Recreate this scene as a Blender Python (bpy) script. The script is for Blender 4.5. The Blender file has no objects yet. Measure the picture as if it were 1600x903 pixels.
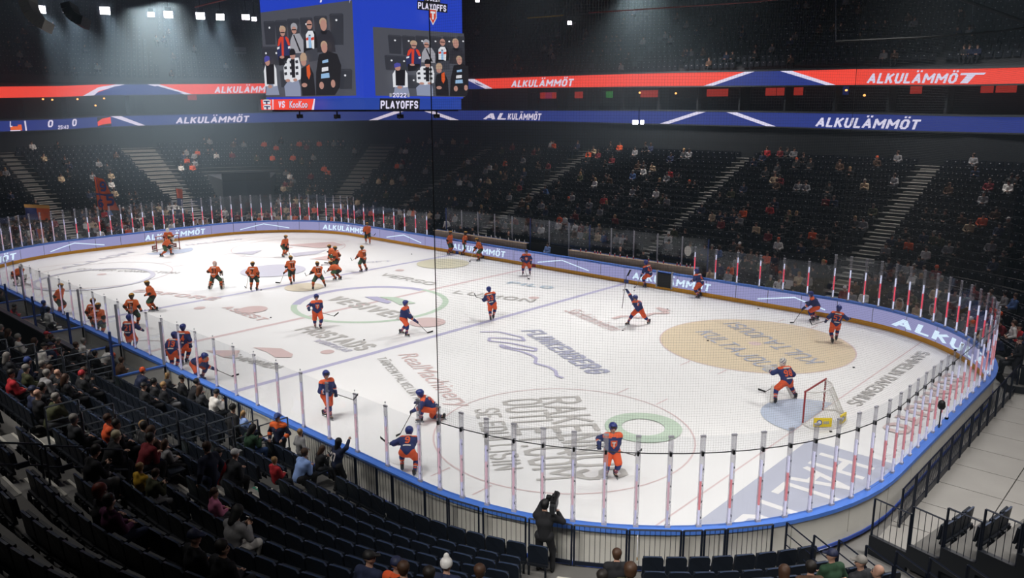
import bpy, math, random
import numpy as np
from mathutils import Matrix, Vector
random.seed(7); np.random.seed(7)
SC = bpy.context.scene
COL = SC.collection
R_ = math.radians
def lin(h):
    h = h.lstrip('#'); v = [int(h[i:i+2], 16)/255 for i in (0, 2, 4)]
    return tuple(x/12.92 if x <= .04045 else ((x+.055)/1.055)**2.4 for x in v)

# ------------------------------------------------------------------ camera
CAM = np.array([36.313, -27.410, 10.948]); AZ, EL, ROLL, FPX = 2.31401, -.222663, -.00176, 1240.46
_f = np.array([math.cos(EL)*math.cos(AZ), math.cos(EL)*math.sin(AZ), math.sin(EL)])
_r0 = np.array([math.sin(AZ), -math.cos(AZ), 0]); _u0 = np.cross(_r0, _f)
_r = math.cos(ROLL)*_r0+math.sin(ROLL)*_u0; _u = -math.sin(ROLL)*_r0+math.cos(ROLL)*_u0
cam = bpy.data.objects.new('camera', bpy.data.cameras.new('camera')); COL.objects.link(cam)
cam.data.sensor_width = 36; cam.data.lens = FPX/1600*36; cam.data.clip_end = 400; cam.data.clip_start = .3
cam.matrix_world = Matrix(((_r[0], _u[0], -_f[0], CAM[0]), (_r[1], _u[1], -_f[1], CAM[1]), (_r[2], _u[2], -_f[2], CAM[2]), (0, 0, 0, 1)))
SC.camera = cam

# ------------------------------------------------------------------ world, lights, exposure
w = bpy.data.worlds.new('world'); SC.world = w; w.use_nodes = True
w.node_tree.nodes['Background'].inputs[0].default_value = (.55, .75, 1, 1)
w.node_tree.nodes['Background'].inputs[1].default_value = .006
SC.view_settings.view_transform = 'Standard'; SC.view_settings.look = 'None'
SC.view_settings.gamma = 1; SC.view_settings.use_curve_mapping = False
SC.view_settings.exposure = 0
SC.cycles.transparent_max_bounces = 32; SC.cycles.max_bounces = 6; SC.cycles.diffuse_bounces = 3
SC.cycles.use_denoising = True; SC.cycles.sample_clamp_indirect = 4
FLOOD = [(x, y) for x in (-27, -13.5, 0, 13.5, 27) for y in (-17, 17)]
for (x, y) in FLOOD:
    L = bpy.data.lights.new('flood_light', 'AREA'); L.shape = 'RECTANGLE'; L.size = 5; L.size_y = 1.2
    L.energy = (690 if abs(x) < 20 else 540)*(.84 if y < 0 else 1.08); L.spread = R_(76); L.color = (1, .985, .965)
    o = bpy.data.objects.new('flood_light', L); COL.objects.link(o); o.location = (x, y, 21.4)
    d = Vector((x*.92, y*.28, 0))-o.location
    o.rotation_euler = d.to_track_quat('-Z', 'Y').to_euler()
# dim house lights over the stands
for (x, y, z, e) in ((0, 30, 20, 1700), (-38, 6, 20, 2300), (22, 29, 20, 1100), (12, -25, 19, 420), (37, -6, 17, 1700)):
    L = bpy.data.lights.new('house_light', 'AREA'); L.shape = 'RECTANGLE'; L.size = 8; L.size_y = 2
    L.energy = e; L.color = (1, .96, .92); L.spread = R_(120)
    o = bpy.data.objects.new('house_light', L); COL.objects.link(o); o.location = (x, y, z)

for (x, y, z, tx, ty, e) in ((31.5, -25, 13, 27.5, -13.4, 190), (9, -26, 13, 12, -15.6, 190)):  # added fill lamps, brightening the outer faces of the near boards
    L = bpy.data.lights.new('board_fill_light', 'AREA'); L.shape = 'RECTANGLE'; L.size = 9; L.size_y = .6; L.energy = e; L.color = (1, .95, .88); L.spread = R_(40)
    o = bpy.data.objects.new('board_fill_light', L); COL.objects.link(o); o.location = (x, y, z)
    o.rotation_euler = (Vector((tx, ty, .6))-o.location).to_track_quat('-Z', 'Y').to_euler()

# ------------------------------------------------------------------ geometry of the place
HL, HW, RC = 30.26, 14.42, 9.23          # half length, half width, corner radius of the rink
AX, AY = HL-RC, HW-RC
ARC = RC*math.pi/2
SEG = [AY, AY+ARC, AY+ARC+2*AX, AY+2*ARC+2*AX, AY+2*ARC+2*AX+2*AY, AY+3*ARC+2*AX+2*AY, AY+3*ARC+4*AX+2*AY, AY+4*ARC+4*AX+2*AY]
LEN = SEG[-1]+AY
def base(s):
    """point on the board line and its outward normal, s metres from the middle of the near end"""
    s %= LEN
    if s < SEG[0]: return HL, s, 1, 0
    if s < SEG[1]: a = (s-SEG[0])/RC; return AX+RC*math.cos(a), AY+RC*math.sin(a), math.cos(a), math.sin(a)
    if s < SEG[2]: return AX-(s-SEG[1]), HW, 0, 1
    if s < SEG[3]: a = math.pi/2+(s-SEG[2])/RC; return -AX+RC*math.cos(a), AY+RC*math.sin(a), math.cos(a), math.sin(a)
    if s < SEG[4]: return -HL, AY-(s-SEG[3]), -1, 0
    if s < SEG[5]: a = math.pi+(s-SEG[4])/RC; return -AX+RC*math.cos(a), -AY+RC*math.sin(a), math.cos(a), math.sin(a)
    if s < SEG[6]: return -AX+(s-SEG[5]), -HW, 0, -1
    if s < SEG[7]: a = 1.5*math.pi+(s-SEG[6])/RC; return AX+RC*math.cos(a), -AY+RC*math.sin(a), math.cos(a), math.sin(a)
    return HL, -AY+(s-SEG[7]), 1, 0
def ring(s, d, z=0):
    x, y, nx, ny = base(s); return (x+nx*d, y+ny*d, z)
def heading_in(s):
    x, y, nx, ny = base(s); return math.atan2(-ny, -nx)
def s_samples(s0, s1, step=1.2):
    """samples between s0 and s1: corners sampled, straights only at their ends"""
    out = [s0]
    t = s0
    n = max(1, int(round((s1-s0)/step)))
    for i in range(1, n):
        t = s0+(s1-s0)*i/n; out.append(t)
    return out+[s1]
def to_sd(x, y):
    ax, ay = abs(x)-AX, abs(y)-AY
    if ax > 0 and ay > 0:
        d = math.hypot(ax, ay)-RC; a = math.atan2(ay, ax)
        if x > 0 and y > 0: s = SEG[0]+a*RC
        elif x <= 0 and y > 0: s = SEG[2]+(math.pi/2-a)*RC
        elif x <= 0: s = SEG[4]+a*RC
        else: s = SEG[6]+(math.pi/2-a)*RC
        return s, d
    if ax-RC >= ay-RC:
        d = ax-RC; s = (y % LEN) if x > 0 else SEG[3]+AY-y
    else:
        d = ay-RC; s = SEG[1]+AX-x if y > 0 else SEG[5]+x+AX
    return s, d
def project(P):
    d = np.array(P)-CAM; z = d@_f
    return 800+FPX*(d@_r)/z, 451.5-FPX*(d@_u)/z, z
def ray(q): return _f+_r*(q[0]-800)/FPX+_u*(451.5-q[1])/FPX
def at(px, py, z=0):
    """the point at height z that the photograph shows at this pixel"""
    d = ray((px, py)); return CAM+d*((z-CAM[2])/d[2])
def at_depth(px, py, t): return CAM+ray((px, py))*t
def find_s(px, d, z, lo, hi):
    b = (1e9, lo)
    for i in range(2001):
        s = lo+(hi-lo)*i/2000; q = project(ring(s, d, z))
        if q[2] > 2: b = min(b, (abs(q[0]-px), s))
    return b[1]
ROW_D, ROW_H = .8, .33
def row_z(k): return .28 if k == 0 else .50+ROW_H*(k-1)
def row_d(k): return .7 if k == 0 else 1.7+ROW_D*(k-1)      # front edge of the tread
def row_of(d): return 0 if d < 1.7 else int((d-1.7)/ROW_D)+1
def on_stand(px, py, h):
    """row and place on the stand where something h above the tread shows at this pixel"""
    d = ray((px, py)); t = 9.0
    while t < 140:
        P = CAM+d*t; s, dd = to_sd(P[0], P[1])
        if dd > .5:
            z = .28+max(0, dd-1.3)*.4125
            if P[2] <= z+h: return s, dd, row_of(dd)
        t += .04
    return None

# ------------------------------------------------------------------ materials
MATS = {}
def M(name, col, rough=.6, emit=0, metal=0, noise=.0, scale=6, objcol=False, bump=0, spec=.4):
    if name in MATS: return MATS[name]
    m = bpy.data.materials.new(name); m.use_nodes = True; nt = m.node_tree; N = nt.nodes; K = nt.links
    b = N['Principled BSDF']; c = lin(col) if isinstance(col, str) else col
    b.inputs['Roughness'].default_value = rough; b.inputs['Metallic'].default_value = metal
    b.inputs['Specular IOR Level'].default_value = spec
    b.inputs['Base Color'].default_value = (*c, 1); m.diffuse_color = (*c, 1)
    src = None
    if objcol:
        oi = N.new('ShaderNodeObjectInfo'); src = oi.outputs['Color']
    if noise or bump:
        tc = N.new('ShaderNodeTexCoord'); nz = N.new('ShaderNodeTexNoise'); nz.inputs['Scale'].default_value = scale
        nz.inputs['Detail'].default_value = 4; K.new(tc.outputs['Object'], nz.inputs['Vector'])
        if noise:
            mp = N.new('ShaderNodeMapRange'); mp.inputs[3].default_value = 1-noise; mp.inputs[4].default_value = 1+noise
            K.new(nz.outputs[0], mp.inputs[0])
            mx = N.new('ShaderNodeMix'); mx.data_type = 'RGBA'; mx.blend_type = 'MULTIPLY'; mx.inputs[0].default_value = 1
            if src: K.new(src, mx.inputs[6])
            else: mx.inputs[6].default_value = (*c, 1)
            K.new(mp.outputs[0], mx.inputs[7]); src = mx.outputs[2]
        if bump:
            bp = N.new('ShaderNodeBump'); bp.inputs['Strength'].default_value = bump; bp.inputs['Distance'].default_value = .02
            K.new(nz.outputs[0], bp.inputs['Height']); K.new(bp.outputs[0], b.inputs['Normal'])
    if src: K.new(src, b.inputs['Base Color'])
    if emit:
        b.inputs['Emission Color'].default_value = (*c, 1); b.inputs['Emission Strength'].default_value = emit
        b.inputs['Base Color'].default_value = (.01, .01, .01, 1)
    MATS[name] = m; return m
def screen(name, col, e=1.0): return M('screen_'+name, col, .5, e)
def glass_mat():
    m = bpy.data.materials.new('acrylic_glass'); m.use_nodes = True; nt = m.node_tree; N = nt.nodes; K = nt.links
    N.remove(N['Principled BSDF']); out = N['Material Output']
    tr = N.new('ShaderNodeBsdfTransparent'); tr.inputs[0].default_value = (.965, .97, .975, 1)
    gl = N.new('ShaderNodeBsdfGlossy'); gl.inputs['Roughness'].default_value = .04; gl.inputs[0].default_value = (.9, .95, 1, 1)
    lw = N.new('ShaderNodeLayerWeight'); lw.inputs[0].default_value = .5
    pw = N.new('ShaderNodeMath'); pw.operation = 'POWER'; pw.inputs[1].default_value = 4; K.new(lw.outputs['Facing'], pw.inputs[0])
    fr = N.new('ShaderNodeMath'); fr.operation = 'MULTIPLY_ADD'; fr.inputs[1].default_value = .3; fr.inputs[2].default_value = .02; K.new(pw.outputs[0], fr.inputs[0])
    mx = N.new('ShaderNodeMixShader'); K.new(fr.outputs[0], mx.inputs[0]); K.new(tr.outputs[0], mx.inputs[1]); K.new(gl.outputs[0], mx.inputs[2])
    K.new(mx.outputs[0], out.inputs[0]); return m
GLASS = glass_mat()

def ice_mat():
    m = M('ice', '#e7e7e7', .3, noise=.05, scale=.35, spec=.28); N = m.node_tree.nodes; K = m.node_tree.links
    b = N['Principled BSDF']; tc = N.new('ShaderNodeTexCoord'); mp = N.new('ShaderNodeMapping'); mp.inputs['Scale'].default_value = (1, 1, 1)
    nz = N.new('ShaderNodeTexNoise'); nz.inputs['Scale'].default_value = 1.4; nz.inputs['Detail'].default_value = 8; nz.inputs['Roughness'].default_value = .75
    K.new(tc.outputs['Object'], mp.inputs[0]); K.new(mp.outputs[0], nz.inputs['Vector'])
    r = N.new('ShaderNodeMapRange'); r.inputs[3].default_value = .34; r.inputs[4].default_value = .6
    K.new(nz.outputs[0], r.inputs[0]); K.new(r.outputs[0], b.inputs['Roughness']); return m
ICE = ice_mat()
CLOTH = M('cloth', '#ffffff', .85, noise=.18, scale=9, objcol=True, bump=.25)
SKIN = M('skin', '#b08a78', .55, noise=.08, scale=12)
HAIR = M('hair', '#ffffff', .6, noise=.2, scale=25, objcol=True)
DARK = M('dark_paint', '#12161d', .45, noise=.1)
BLACK = M('black_plastic', '#0b0c0e', .5, noise=.1)
STEEL = M('steel', '#9aa0a8', .35, metal=.9, noise=.08)
def post_mat():
    m = M('clear_post', '#c2c2cc', .35, noise=.05); N = m.node_tree.nodes; K = m.node_tree.links
    tr = N.new('ShaderNodeBsdfTransparent'); tr.inputs[0].default_value = (.9, .9, .92, 1); mx = N.new('ShaderNodeMixShader'); mx.inputs[0].default_value = .3
    K.new(tr.outputs[0], mx.inputs[1]); K.new(N['Principled BSDF'].outputs[0], mx.inputs[2]); K.new(mx.outputs[0], N['Material Output'].inputs[0]); return m
ALU = M('aluminium', '#a9a9b4', .4, metal=.0, noise=.06, scale=20)
NAVYSEAT = M('navy_seat', '#111823', .5, noise=.12, scale=8, spec=.3)
CONC = M('concrete', '#6f6e6c', .75, noise=.22, scale=1.3, bump=.1)
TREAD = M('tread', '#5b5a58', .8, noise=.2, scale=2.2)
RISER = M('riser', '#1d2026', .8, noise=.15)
WALL = M('dark_wall', '#23272c', .85, noise=.15, scale=.6)
ROOF = M('roof', '#0d0f12', .9, noise=.2, scale=.5)
BLUECAP = M('blue_cap', '#4b78cf', .4, noise=.06)
YELLOW = M('yellow_kick', '#d99a1c', .45, noise=.06)
BOARDW = M('board_white', '#c9c8c2', .55, noise=.07, scale=1.5)
LED_W = screen('led_white', '#dfe3ff', 1.0); LED_R = screen('led_red', '#f0405a', 1.0)

# ------------------------------------------------------------------ mesh helpers
def mesh(name, V, F, mats, mi=None, smooth=False):
    me = bpy.data.meshes.new(name); me.from_pydata([tuple(map(float, v)) for v in V], [], [tuple(map(int, f)) for f in F])
    for m in (mats if isinstance(mats, (list, tuple)) else [mats]): me.materials.append(m)
    if mi is not None: me.polygons.foreach_set('material_index', np.array(mi, np.int32))
    if smooth: me.polygons.foreach_set('use_smooth', np.ones(len(me.polygons), bool))
    me.update(); return me
def tag(o, label=None, cat=None, group=None, kind=None):
    if label: o['label'] = label
    if cat: o['category'] = cat
    if group: o['group'] = group
    if kind: o['kind'] = kind
    return o
def link(name, me, parent=None, loc=None, rz=None):
    o = bpy.data.objects.new(name, me); COL.objects.link(o)
    if parent: o.parent = parent
    if loc is not None: o.location = loc
    if rz is not None: o.rotation_euler = (0, 0, rz)
    return o
def empty(name, loc=(0, 0, 0), rz=0, label=None, cat=None, group=None, kind=None):
    o = link(name, None, None, loc, rz); o.empty_display_size = .2; return tag(o, label, cat, group, kind)
def copy_tree(o, parent=None):
    c = o.copy(); COL.objects.link(c)
    if parent: c.parent = parent
    for ch in list(o.children): copy_tree(ch, c)
    return c
class MB:
    def __init__(s): s.V = []; s.F = []; s.I = []
    def add(s, V, F, i=0):
        n = len(s.V); s.V += [tuple(v) for v in V]; s.F += [tuple(n+k for k in f) for f in F]; s.I += [i]*len(F); return s
    def box(s, c, d, i=0, rz=0):
        x, y, z = d[0]/2, d[1]/2, d[2]/2; ca, sa = math.cos(rz), math.sin(rz)
        V = [(c[0]+a*ca-b*sa, c[1]+a*sa+b*ca, c[2]+e) for a, b, e in ((-x, -y, -z), (x, -y, -z), (x, y, -z), (-x, y, -z), (-x, -y, z), (x, -y, z), (x, y, z), (-x, y, z))]
        return s.add(V, [(0, 3, 2, 1), (4, 5, 6, 7), (0, 1, 5, 4), (1, 2, 6, 5), (2, 3, 7, 6), (3, 0, 4, 7)], i)
    def hexa(s, V, i=0): return s.add(V, [(0, 3, 2, 1), (4, 5, 6, 7), (0, 1, 5, 4), (1, 2, 6, 5), (2, 3, 7, 6), (3, 0, 4, 7)], i)
    def tube(s, P, r, i=0, n=6, r2=None):
        P = [np.array(p, float) for p in P]; rings = []
        for k, p in enumerate(P):
            t = P[min(k+1, len(P)-1)]-P[max(k-1, 0)]; t = t/(np.linalg.norm(t)+1e-9)
            a = np.array((0, 0, 1.)) if abs(t[2]) < .9 else np.array((1., 0, 0)); u = np.cross(t, a); u /= np.linalg.norm(u); v = np.cross(t, u)
            rr = r if r2 is None else r+(r2-r)*k/max(1, len(P)-1)
            rings.append([p+rr*(math.cos(2*math.pi*j/n)*u+math.sin(2*math.pi*j/n)*v) for j in range(n)])
        V = [q for g in rings for q in g]; F = []
        for k in range(len(P)-1):
            for j in range(n): F.append((k*n+j, k*n+(j+1) % n, (k+1)*n+(j+1) % n, (k+1)*n+j))
        F.append(tuple(range(n))[::-1]); F.append(tuple((len(P)-1)*n+j for j in range(n)))
        return s.add(V, F, i)
    def lathe(s, prof, c=(0, 0, 0), i=0, n=12):
        V = [(c[0]+r*math.cos(2*math.pi*j/n), c[1]+r*math.sin(2*math.pi*j/n), c[2]+z) for r, z in prof for j in range(n)]; F = []
        for k in range(len(prof)-1):
            for j in range(n): F.append((k*n+j, k*n+(j+1) % n, (k+1)*n+(j+1) % n, (k+1)*n+j))
        F.append(tuple(range(n))[::-1]); F.append(tuple((len(prof)-1)*n+j for j in range(n)))
        return s.add(V, F, i)
    def mesh(s, name, mats, smooth=False): return mesh(name, s.V, s.F, mats, s.I, smooth)
    def build(s, name, mats, parent=None, loc=None, rz=None, smooth=False): return link(name, s.mesh(name, mats, smooth), parent, loc, rz)
def sweep(prof, ss, closed=False):
    """a profile of (d, z) pairs swept along the board line"""
    V = []; F = []; n = len(prof)
    for s in ss: V += [ring(s, d, z) for d, z in prof]
    m = len(ss)
    for k in range(m if closed else m-1):
        for j in range(n-1):
            a, b = k*n, ((k+1) % m)*n
            F.append((a+j, b+j, b+j+1, a+j+1))
    return V, F
def solid_sweep(mb, d0, d1, z0, z1, ss, i=0):
    n = len(ss); V = []
    for s in ss: V += [ring(s, d0, z0), ring(s, d1, z0), ring(s, d1, z1), ring(s, d0, z1)]
    F = []
    for k in range(n-1):
        a, b = 4*k, 4*k+4
        for j in range(4): F.append((a+j, a+(j+1) % 4, b+(j+1) % 4, b+j))
    F.append((3, 2, 1, 0)); F.append((4*n-4, 4*n-3, 4*n-2, 4*n-1))
    mb.add(V, F, i)
# lettering: the glyphs of Blender's own font as flat meshes
_TX = {}
_O = [(.26, 0), (.74, 0), (1, .22), (1, .78), (.74, 1), (.26, 1), (0, .78), (0, .22), (.26, 0)]
_P = [(0, 0), (0, 1), (.76, 1), (1, .84), (1, .62), (.76, .46), (0, .46)]
_C = [(1, .76), (.74, 1), (.26, 1), (0, .76), (0, .24), (.26, 0), (.74, 0), (1, .24)]
STROKES = dict(A=[[(0, 0), (.5, 1), (1, 0)], [(.2, .3), (.8, .3)]], B=[[(0, 0), (0, 1), (.76, 1), (.96, .86), (.96, .66), (.76, .53), (0, .53)], [(.76, .53), (1, .38), (1, .15), (.76, 0), (0, 0)]],
 C=[_C], D=[[(0, 0), (0, 1), (.7, 1), (1, .76), (1, .24), (.7, 0), (0, 0)]], E=[[(1, 1), (0, 1), (0, 0), (1, 0)], [(0, .52), (.86, .52)]], F=[[(1, 1), (0, 1), (0, 0)], [(0, .5), (.86, .5)]],
 G=[_C+[(1, .48), (.55, .48)]], H=[[(0, 0), (0, 1)], [(1, 0), (1, 1)], [(0, .52), (1, .52)]], I=[[(.5, 0), (.5, 1)]], J=[[(1, 1), (1, .24), (.74, 0), (.26, 0), (0, .24)]],
 K=[[(0, 0), (0, 1)], [(1, 1), (.08, .45)], [(.34, .6), (1, 0)]], L=[[(0, 1), (0, 0), (1, 0)]], M=[[(0, 0), (0, 1), (.5, .36), (1, 1), (1, 0)]], N=[[(0, 0), (0, 1), (1, 0), (1, 1)]], O=[_O], P=[_P],
 R=[_P, [(.52, .46), (1, 0)]], S=[[(1, .8), (.76, 1), (.24, 1), (0, .82), (0, .66), (.24, .53), (.76, .47), (1, .34), (1, .18), (.76, 0), (.24, 0), (0, .2)]], T=[[(0, 1), (1, 1)], [(.5, 1), (.5, 0)]],
 U=[[(0, 1), (0, .24), (.26, 0), (.74, 0), (1, .24), (1, 1)]], V=[[(0, 1), (.5, 0), (1, 1)]], W=[[(0, 1), (.25, 0), (.5, .8), (.75, 0), (1, 1)]], Y=[[(0, 1), (.5, .5), (1, 1)], [(.5, .5), (.5, 0)]], Z=[[(0, 1), (1, 1), (0, 0), (1, 0)]])
STROKES.update({'0': [_O], '1': [[(.25, .8), (.6, 1), (.6, 0)]], '2': [[(0, .78), (.26, 1), (.74, 1), (1, .78), (1, .6), (0, 0), (1, 0)]], '3': [[(0, .85), (.26, 1), (.74, 1), (1, .84), (1, .64), (.74, .52), (.35, .52)], [(.74, .52), (1, .38), (1, .18), (.74, 0), (.26, 0), (0, .15)]],
 '4': [[(.7, 0), (.7, 1), (0, .28), (1, .28)]], '5': [[(1, 1), (0, 1), (0, .56), (.74, .56), (1, .4), (1, .18), (.74, 0), (0, 0)]], '6': [[(.95, .95), (.26, 1), (0, .76), (0, .24), (.26, 0), (.74, 0), (1, .2), (1, .38), (.74, .54), (0, .5)]],
 '7': [[(0, 1), (1, 1), (.35, 0)]], '8': [[(.26, .53), (.04, .68), (.04, .86), (.26, 1), (.74, 1), (.96, .86), (.96, .68), (.74, .53), (.26, .53)], [(.26, .53), (0, .38), (0, .15), (.26, 0), (.74, 0), (1, .15), (1, .38), (.74, .53)]], '9': [[(.05, .05), (.74, 0), (1, .24), (1, .76), (.74, 1), (.26, 1), (0, .8), (0, .62), (.26, .46), (1, .5)]],
 '.': [[(.5, 0), (.5, .02)]], ':': [[(.5, .2), (.5, .22)], [(.5, .72), (.5, .74)]]})
def glyphs(t, bold=.02, shear=.0):
    """flat lettering: capitals and figures drawn with straight broad strokes, small letters from Blender's own font"""
    key = (t, bold, shear)
    if key in _TX: return _TX[key]
    if all(c in STROKES or c in ' ÄÖ' for c in t):
        tk = .2 if bold > .015 else .13; V = []; F = []; x = 0
        for c in t:
            if c == ' ': x += .4; continue
            b = {'Ä': 'A', 'Ö': 'O'}.get(c, c); wd = {'I': .2, '.': .2, ':': .2, 'M': .86, 'W': 1.0, 'L': .54, 'E': .56, 'F': .56, 'T': .6, 'A': .72, '1': .45}.get(b, .64)
            f = lambda q: np.array((x+tk/2+q[0]*(wd-tk), tk/2+q[1]*(1-tk)))
            for pl in STROKES[b]:
                for k in range(len(pl)-1):
                    p, q = f(pl[k]), f(pl[k+1]); d = q-p; L = np.linalg.norm(d); d /= L; n = np.array((-d[1], d[0]))*tk/2
                    e0 = tk*.5 if (k == 0 and b != 'O' and abs(d[0])+abs(d[1]) < 1.02) else tk*.28; e1 = tk*.5 if (k == len(pl)-2 and abs(d[0])+abs(d[1]) < 1.02) else tk*.28
                    if b in 'AMNVWKYZ': e0, e1 = min(e0, tk*.4), min(e1, tk*.4)
                    a, z = p-d*e0, q+d*e1; i = len(V); V += [a-n, z-n, z+n, a+n]; F.append((i, i+1, i+2, i+3))
            if c in 'ÄÖ':
                for o in (.2, .62): i = len(V); X = x+wd*o; V += [np.array(r) for r in ((X, 1.1), (X+.16, 1.1), (X+.16, 1.28), (X, 1.28))]; F.append((i, i+1, i+2, i+3))
            x += wd+.13
        V = np.array(V); V[:, 0] += V[:, 1]*shear
    else:
        c = bpy.data.curves.new('t', 'FONT'); c.body = t; c.size = 1; c.offset = min(bold, .012); c.shear = shear
        c.resolution_u = 2; c.fill_mode = 'FRONT'; o = bpy.data.objects.new('t', c); COL.objects.link(o)
        me = bpy.data.meshes.new_from_object(o)
        V = np.array([v.co[:2] for v in me.vertices]).reshape(-1, 2); F = [tuple(p.vertices) for p in me.polygons]
        bpy.data.objects.remove(o); bpy.data.curves.remove(c); bpy.data.meshes.remove(me)
    V = V-V.min(0)
    _TX[key] = (V, F, V.max(0)); return _TX[key]
def text_on(mb, t, O, U, W, width, height, i=0, bold=.02, shear=0.):
    """lettering laid on the plane O + u*U + v*W, filling width x height"""
    V, F, m = glyphs(t, bold, shear)
    O, U, W = (np.array(a, float) for a in (O, U, W))
    N = np.cross(U, W); N = N/np.linalg.norm(N); own = len(F)*4 == len(V)
    mb.add([O+U*(v[0]/m[0]*width)+W*(v[1]/m[1]*height)+N*(.0008*(k//4 % 8) if own else 0) for k, v in enumerate(V)], F, i)

_ONES = 'zeroth first second third fourth fifth sixth seventh eighth ninth tenth eleventh twelfth thirteenth fourteenth fifteenth sixteenth seventeenth eighteenth nineteenth'.split()
def ordw(n):
    if n < 20: return _ONES[n]
    t = ['', '', 'twent', 'thirt', 'fort', 'fift', 'sixt'][n//10]; return t+'ieth' if n % 10 == 0 else t+'y-'+_ONES[n % 10]
# ------------------------------------------------------------------ ice and its markings
def edge_loop(d, n=160): return [ring(LEN*i/n, d, 0)[:2] for i in range(n)]
bm_ = MB(); L0 = edge_loop(.05)
bm_.add([(x, y, 0) for x, y in L0]+[(x, y, -.12) for x, y in L0], [tuple(range(160))])
bm_.add([(x, y, 0) for x, y in L0]+[(x, y, -.12) for x, y in L0], [(k, 160+k, 160+(k+1) % 160, (k+1) % 160) for k in range(160)])
ice = tag(bm_.build('ice_sheet', [ICE]), 'white skated ice sheet inside the rink boards', kind='structure')
def im(name, col, rough=.4): return M('ice_'+name, col, rough, noise=.06, scale=2)
I_RED, I_BLUE, I_GREY, I_PINK, I_PALE = im('red', '#d4bfc0'), im('blue', '#b6b4d0'), im('grey', '#b9b7b4'), im('pink', '#d3bcba'), im('pale', '#c6c5d2')
I_TAN, I_BGREY, I_GREEN, I_CYAN, I_NAVY, I_HAL, I_WHITE = im('tan', '#d9c9ad'), im('bluegrey', '#aeb2be'), im('green', '#bccfbd'), im('cyan', '#b6c6d2'), im('navy', '#a8abc0'), im('panel', '#b4b8c8'), im('white', '#e6e5e4')
ICEZ = [.004]
def ice_part(name, mb, mat, label=None):
    ICEZ[0] += .0003
    return tag(mb.build(name, [mat] if not isinstance(mat, list) else mat, ice, (0, 0, ICEZ[0])), label)
def flat_ring(cx, cy, r0, r1, n=64, a0=0, a1=2*math.pi):
    V = []; F = []
    for k in range(n+1):
        a = a0+(a1-a0)*k/n; V += [(cx+r0*math.cos(a), cy+r0*math.sin(a), 0), (cx+r1*math.cos(a), cy+r1*math.sin(a), 0)]
        if k: F.append((2*k-2, 2*k-1, 2*k+1, 2*k))
    return MB().add(V, F)
def disc(cx, cy, r, n=48): return MB().add([(cx+r*math.cos(2*math.pi*k/n), cy+r*math.sin(2*math.pi*k/n), 0) for k in range(n)], [tuple(range(n))])
def strip(x0, y0, x1, y1, wd):
    d = np.array((x1-x0, y1-y0)); n = np.array((-d[1], d[0]))/np.linalg.norm(d)*wd/2
    return MB().add([(x0-n[0], y0-n[1], 0), (x1-n[0], y1-n[1], 0), (x1+n[0], y1+n[1], 0), (x0+n[0], y0+n[1], 0)], [(0, 1, 2, 3)])
for gx in (26, -26):
    yy = HW-.75 if abs(gx) > AX else HW; yy = AY+math.sqrt(RC**2-(26-AX)**2)
    ice_part('goal_line', strip(gx, -yy, gx, yy, .06), I_RED)
for bx in (7.9, -7.9): ice_part('blue_line', strip(bx, -HW, bx, HW, .32), I_BLUE)
ice_part('center_line', strip(0, -HW, 0, HW, .3), I_RED)
ice_part('center_circle', flat_ring(0, 0, 4.0, 4.5, 32, R_(95), R_(228)), I_BLUE, 'broad pale blue arc of the centre circle')
ice_part('center_circle', flat_ring(0, 0, 4.15, 4.5, 50, R_(228), R_(455)), I_GREEN, 'broad pale green arc of the centre circle')
for cx, cy in ((20.2, 7.28), (20.2, -7.28), (-20.2, 7.28), (-20.2, -7.28)):
    if cx > 0 and cy > 0: ice_part('circle_field', disc(cx, cy, 4.45), I_TAN, 'tan sponsor field filling the far right circle')
    ice_part('faceoff_circle', flat_ring(cx, cy, 4.44, 4.5), I_RED)
    if (cx, cy) != (20.2, -7.28): ice_part('faceoff_spot', disc(cx, cy, .3, 24), I_PINK)
    for sx in (-1, 1):
        for sy in (-1, 1): ice_part('hash_mark', strip(cx+sx*.9, cy+sy*4.5, cx+sx*.9, cy+sy*5.3, .06), I_RED)
for bx in (6.2, -6.2):
    for cy in (7.28, -7.28): ice_part('faceoff_spot', disc(bx, cy, .32, 24), I_PINK)
for sx in (1, -1):
    g = MB().add([(sx*26, -1.83, 0)]+[(sx*26-sx*1.83*math.cos(a), 1.83*math.sin(a), 0) for a in np.linspace(-math.pi/2, math.pi/2, 30)]+[(sx*26, 1.83, 0)], [tuple(range(32))])
    ice_part('goal_crease', g, im('crease', '#b4c0d4'))
ice_part('referee_crease', flat_ring(0, -HW, 2.95, 3.0, 40, 0, math.pi), I_RED)
def ice_text(t, x, y, ln, ht, mat, ang=0, bold=.03, shear=0., label=None):
    """lettering frozen into the ice: starts at (x, y), runs ln metres along ang, ht metres tall"""
    a = R_(ang); mb = MB(); text_on(mb, t, (x, y, 0), (math.cos(a), math.sin(a), 0), (-math.sin(a), math.cos(a), 0), ln, ht, 0, bold, shear)
    return ice_part('ice_lettering', mb, mat, label)
def ice_px(t, p0, p1, ht, mat, **k):
    a, b = at(*p0), at(*p1); ice_text(t, a[0], a[1], math.hypot(b[0]-a[0], b[1]-a[1]), ht, mat, math.degrees(math.atan2(b[1]-a[1], b[0]-a[0])), **k)
ice_px('VESIVEK', (506, 468), (622, 501), 1.25, I_GREY)
ice_px('FRISTADS', (459, 516), (562, 549), 1.15, I_GREY)
ice_px('WORKWEAR', (488, 533), (540, 551), .45, I_PALE)
ice_px('RealMachinery', (612, 556), (700, 640), 1.15, I_PINK, shear=.2, bold=0)
ice_px('TÄRPEEN PALVELUN KONE', (588, 560), (660, 640), .55, I_GREY, bold=.01)
ice_px('RAKENNUS', (842, 622), (905, 752), 1.6, I_GREY, bold=.0)
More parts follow.
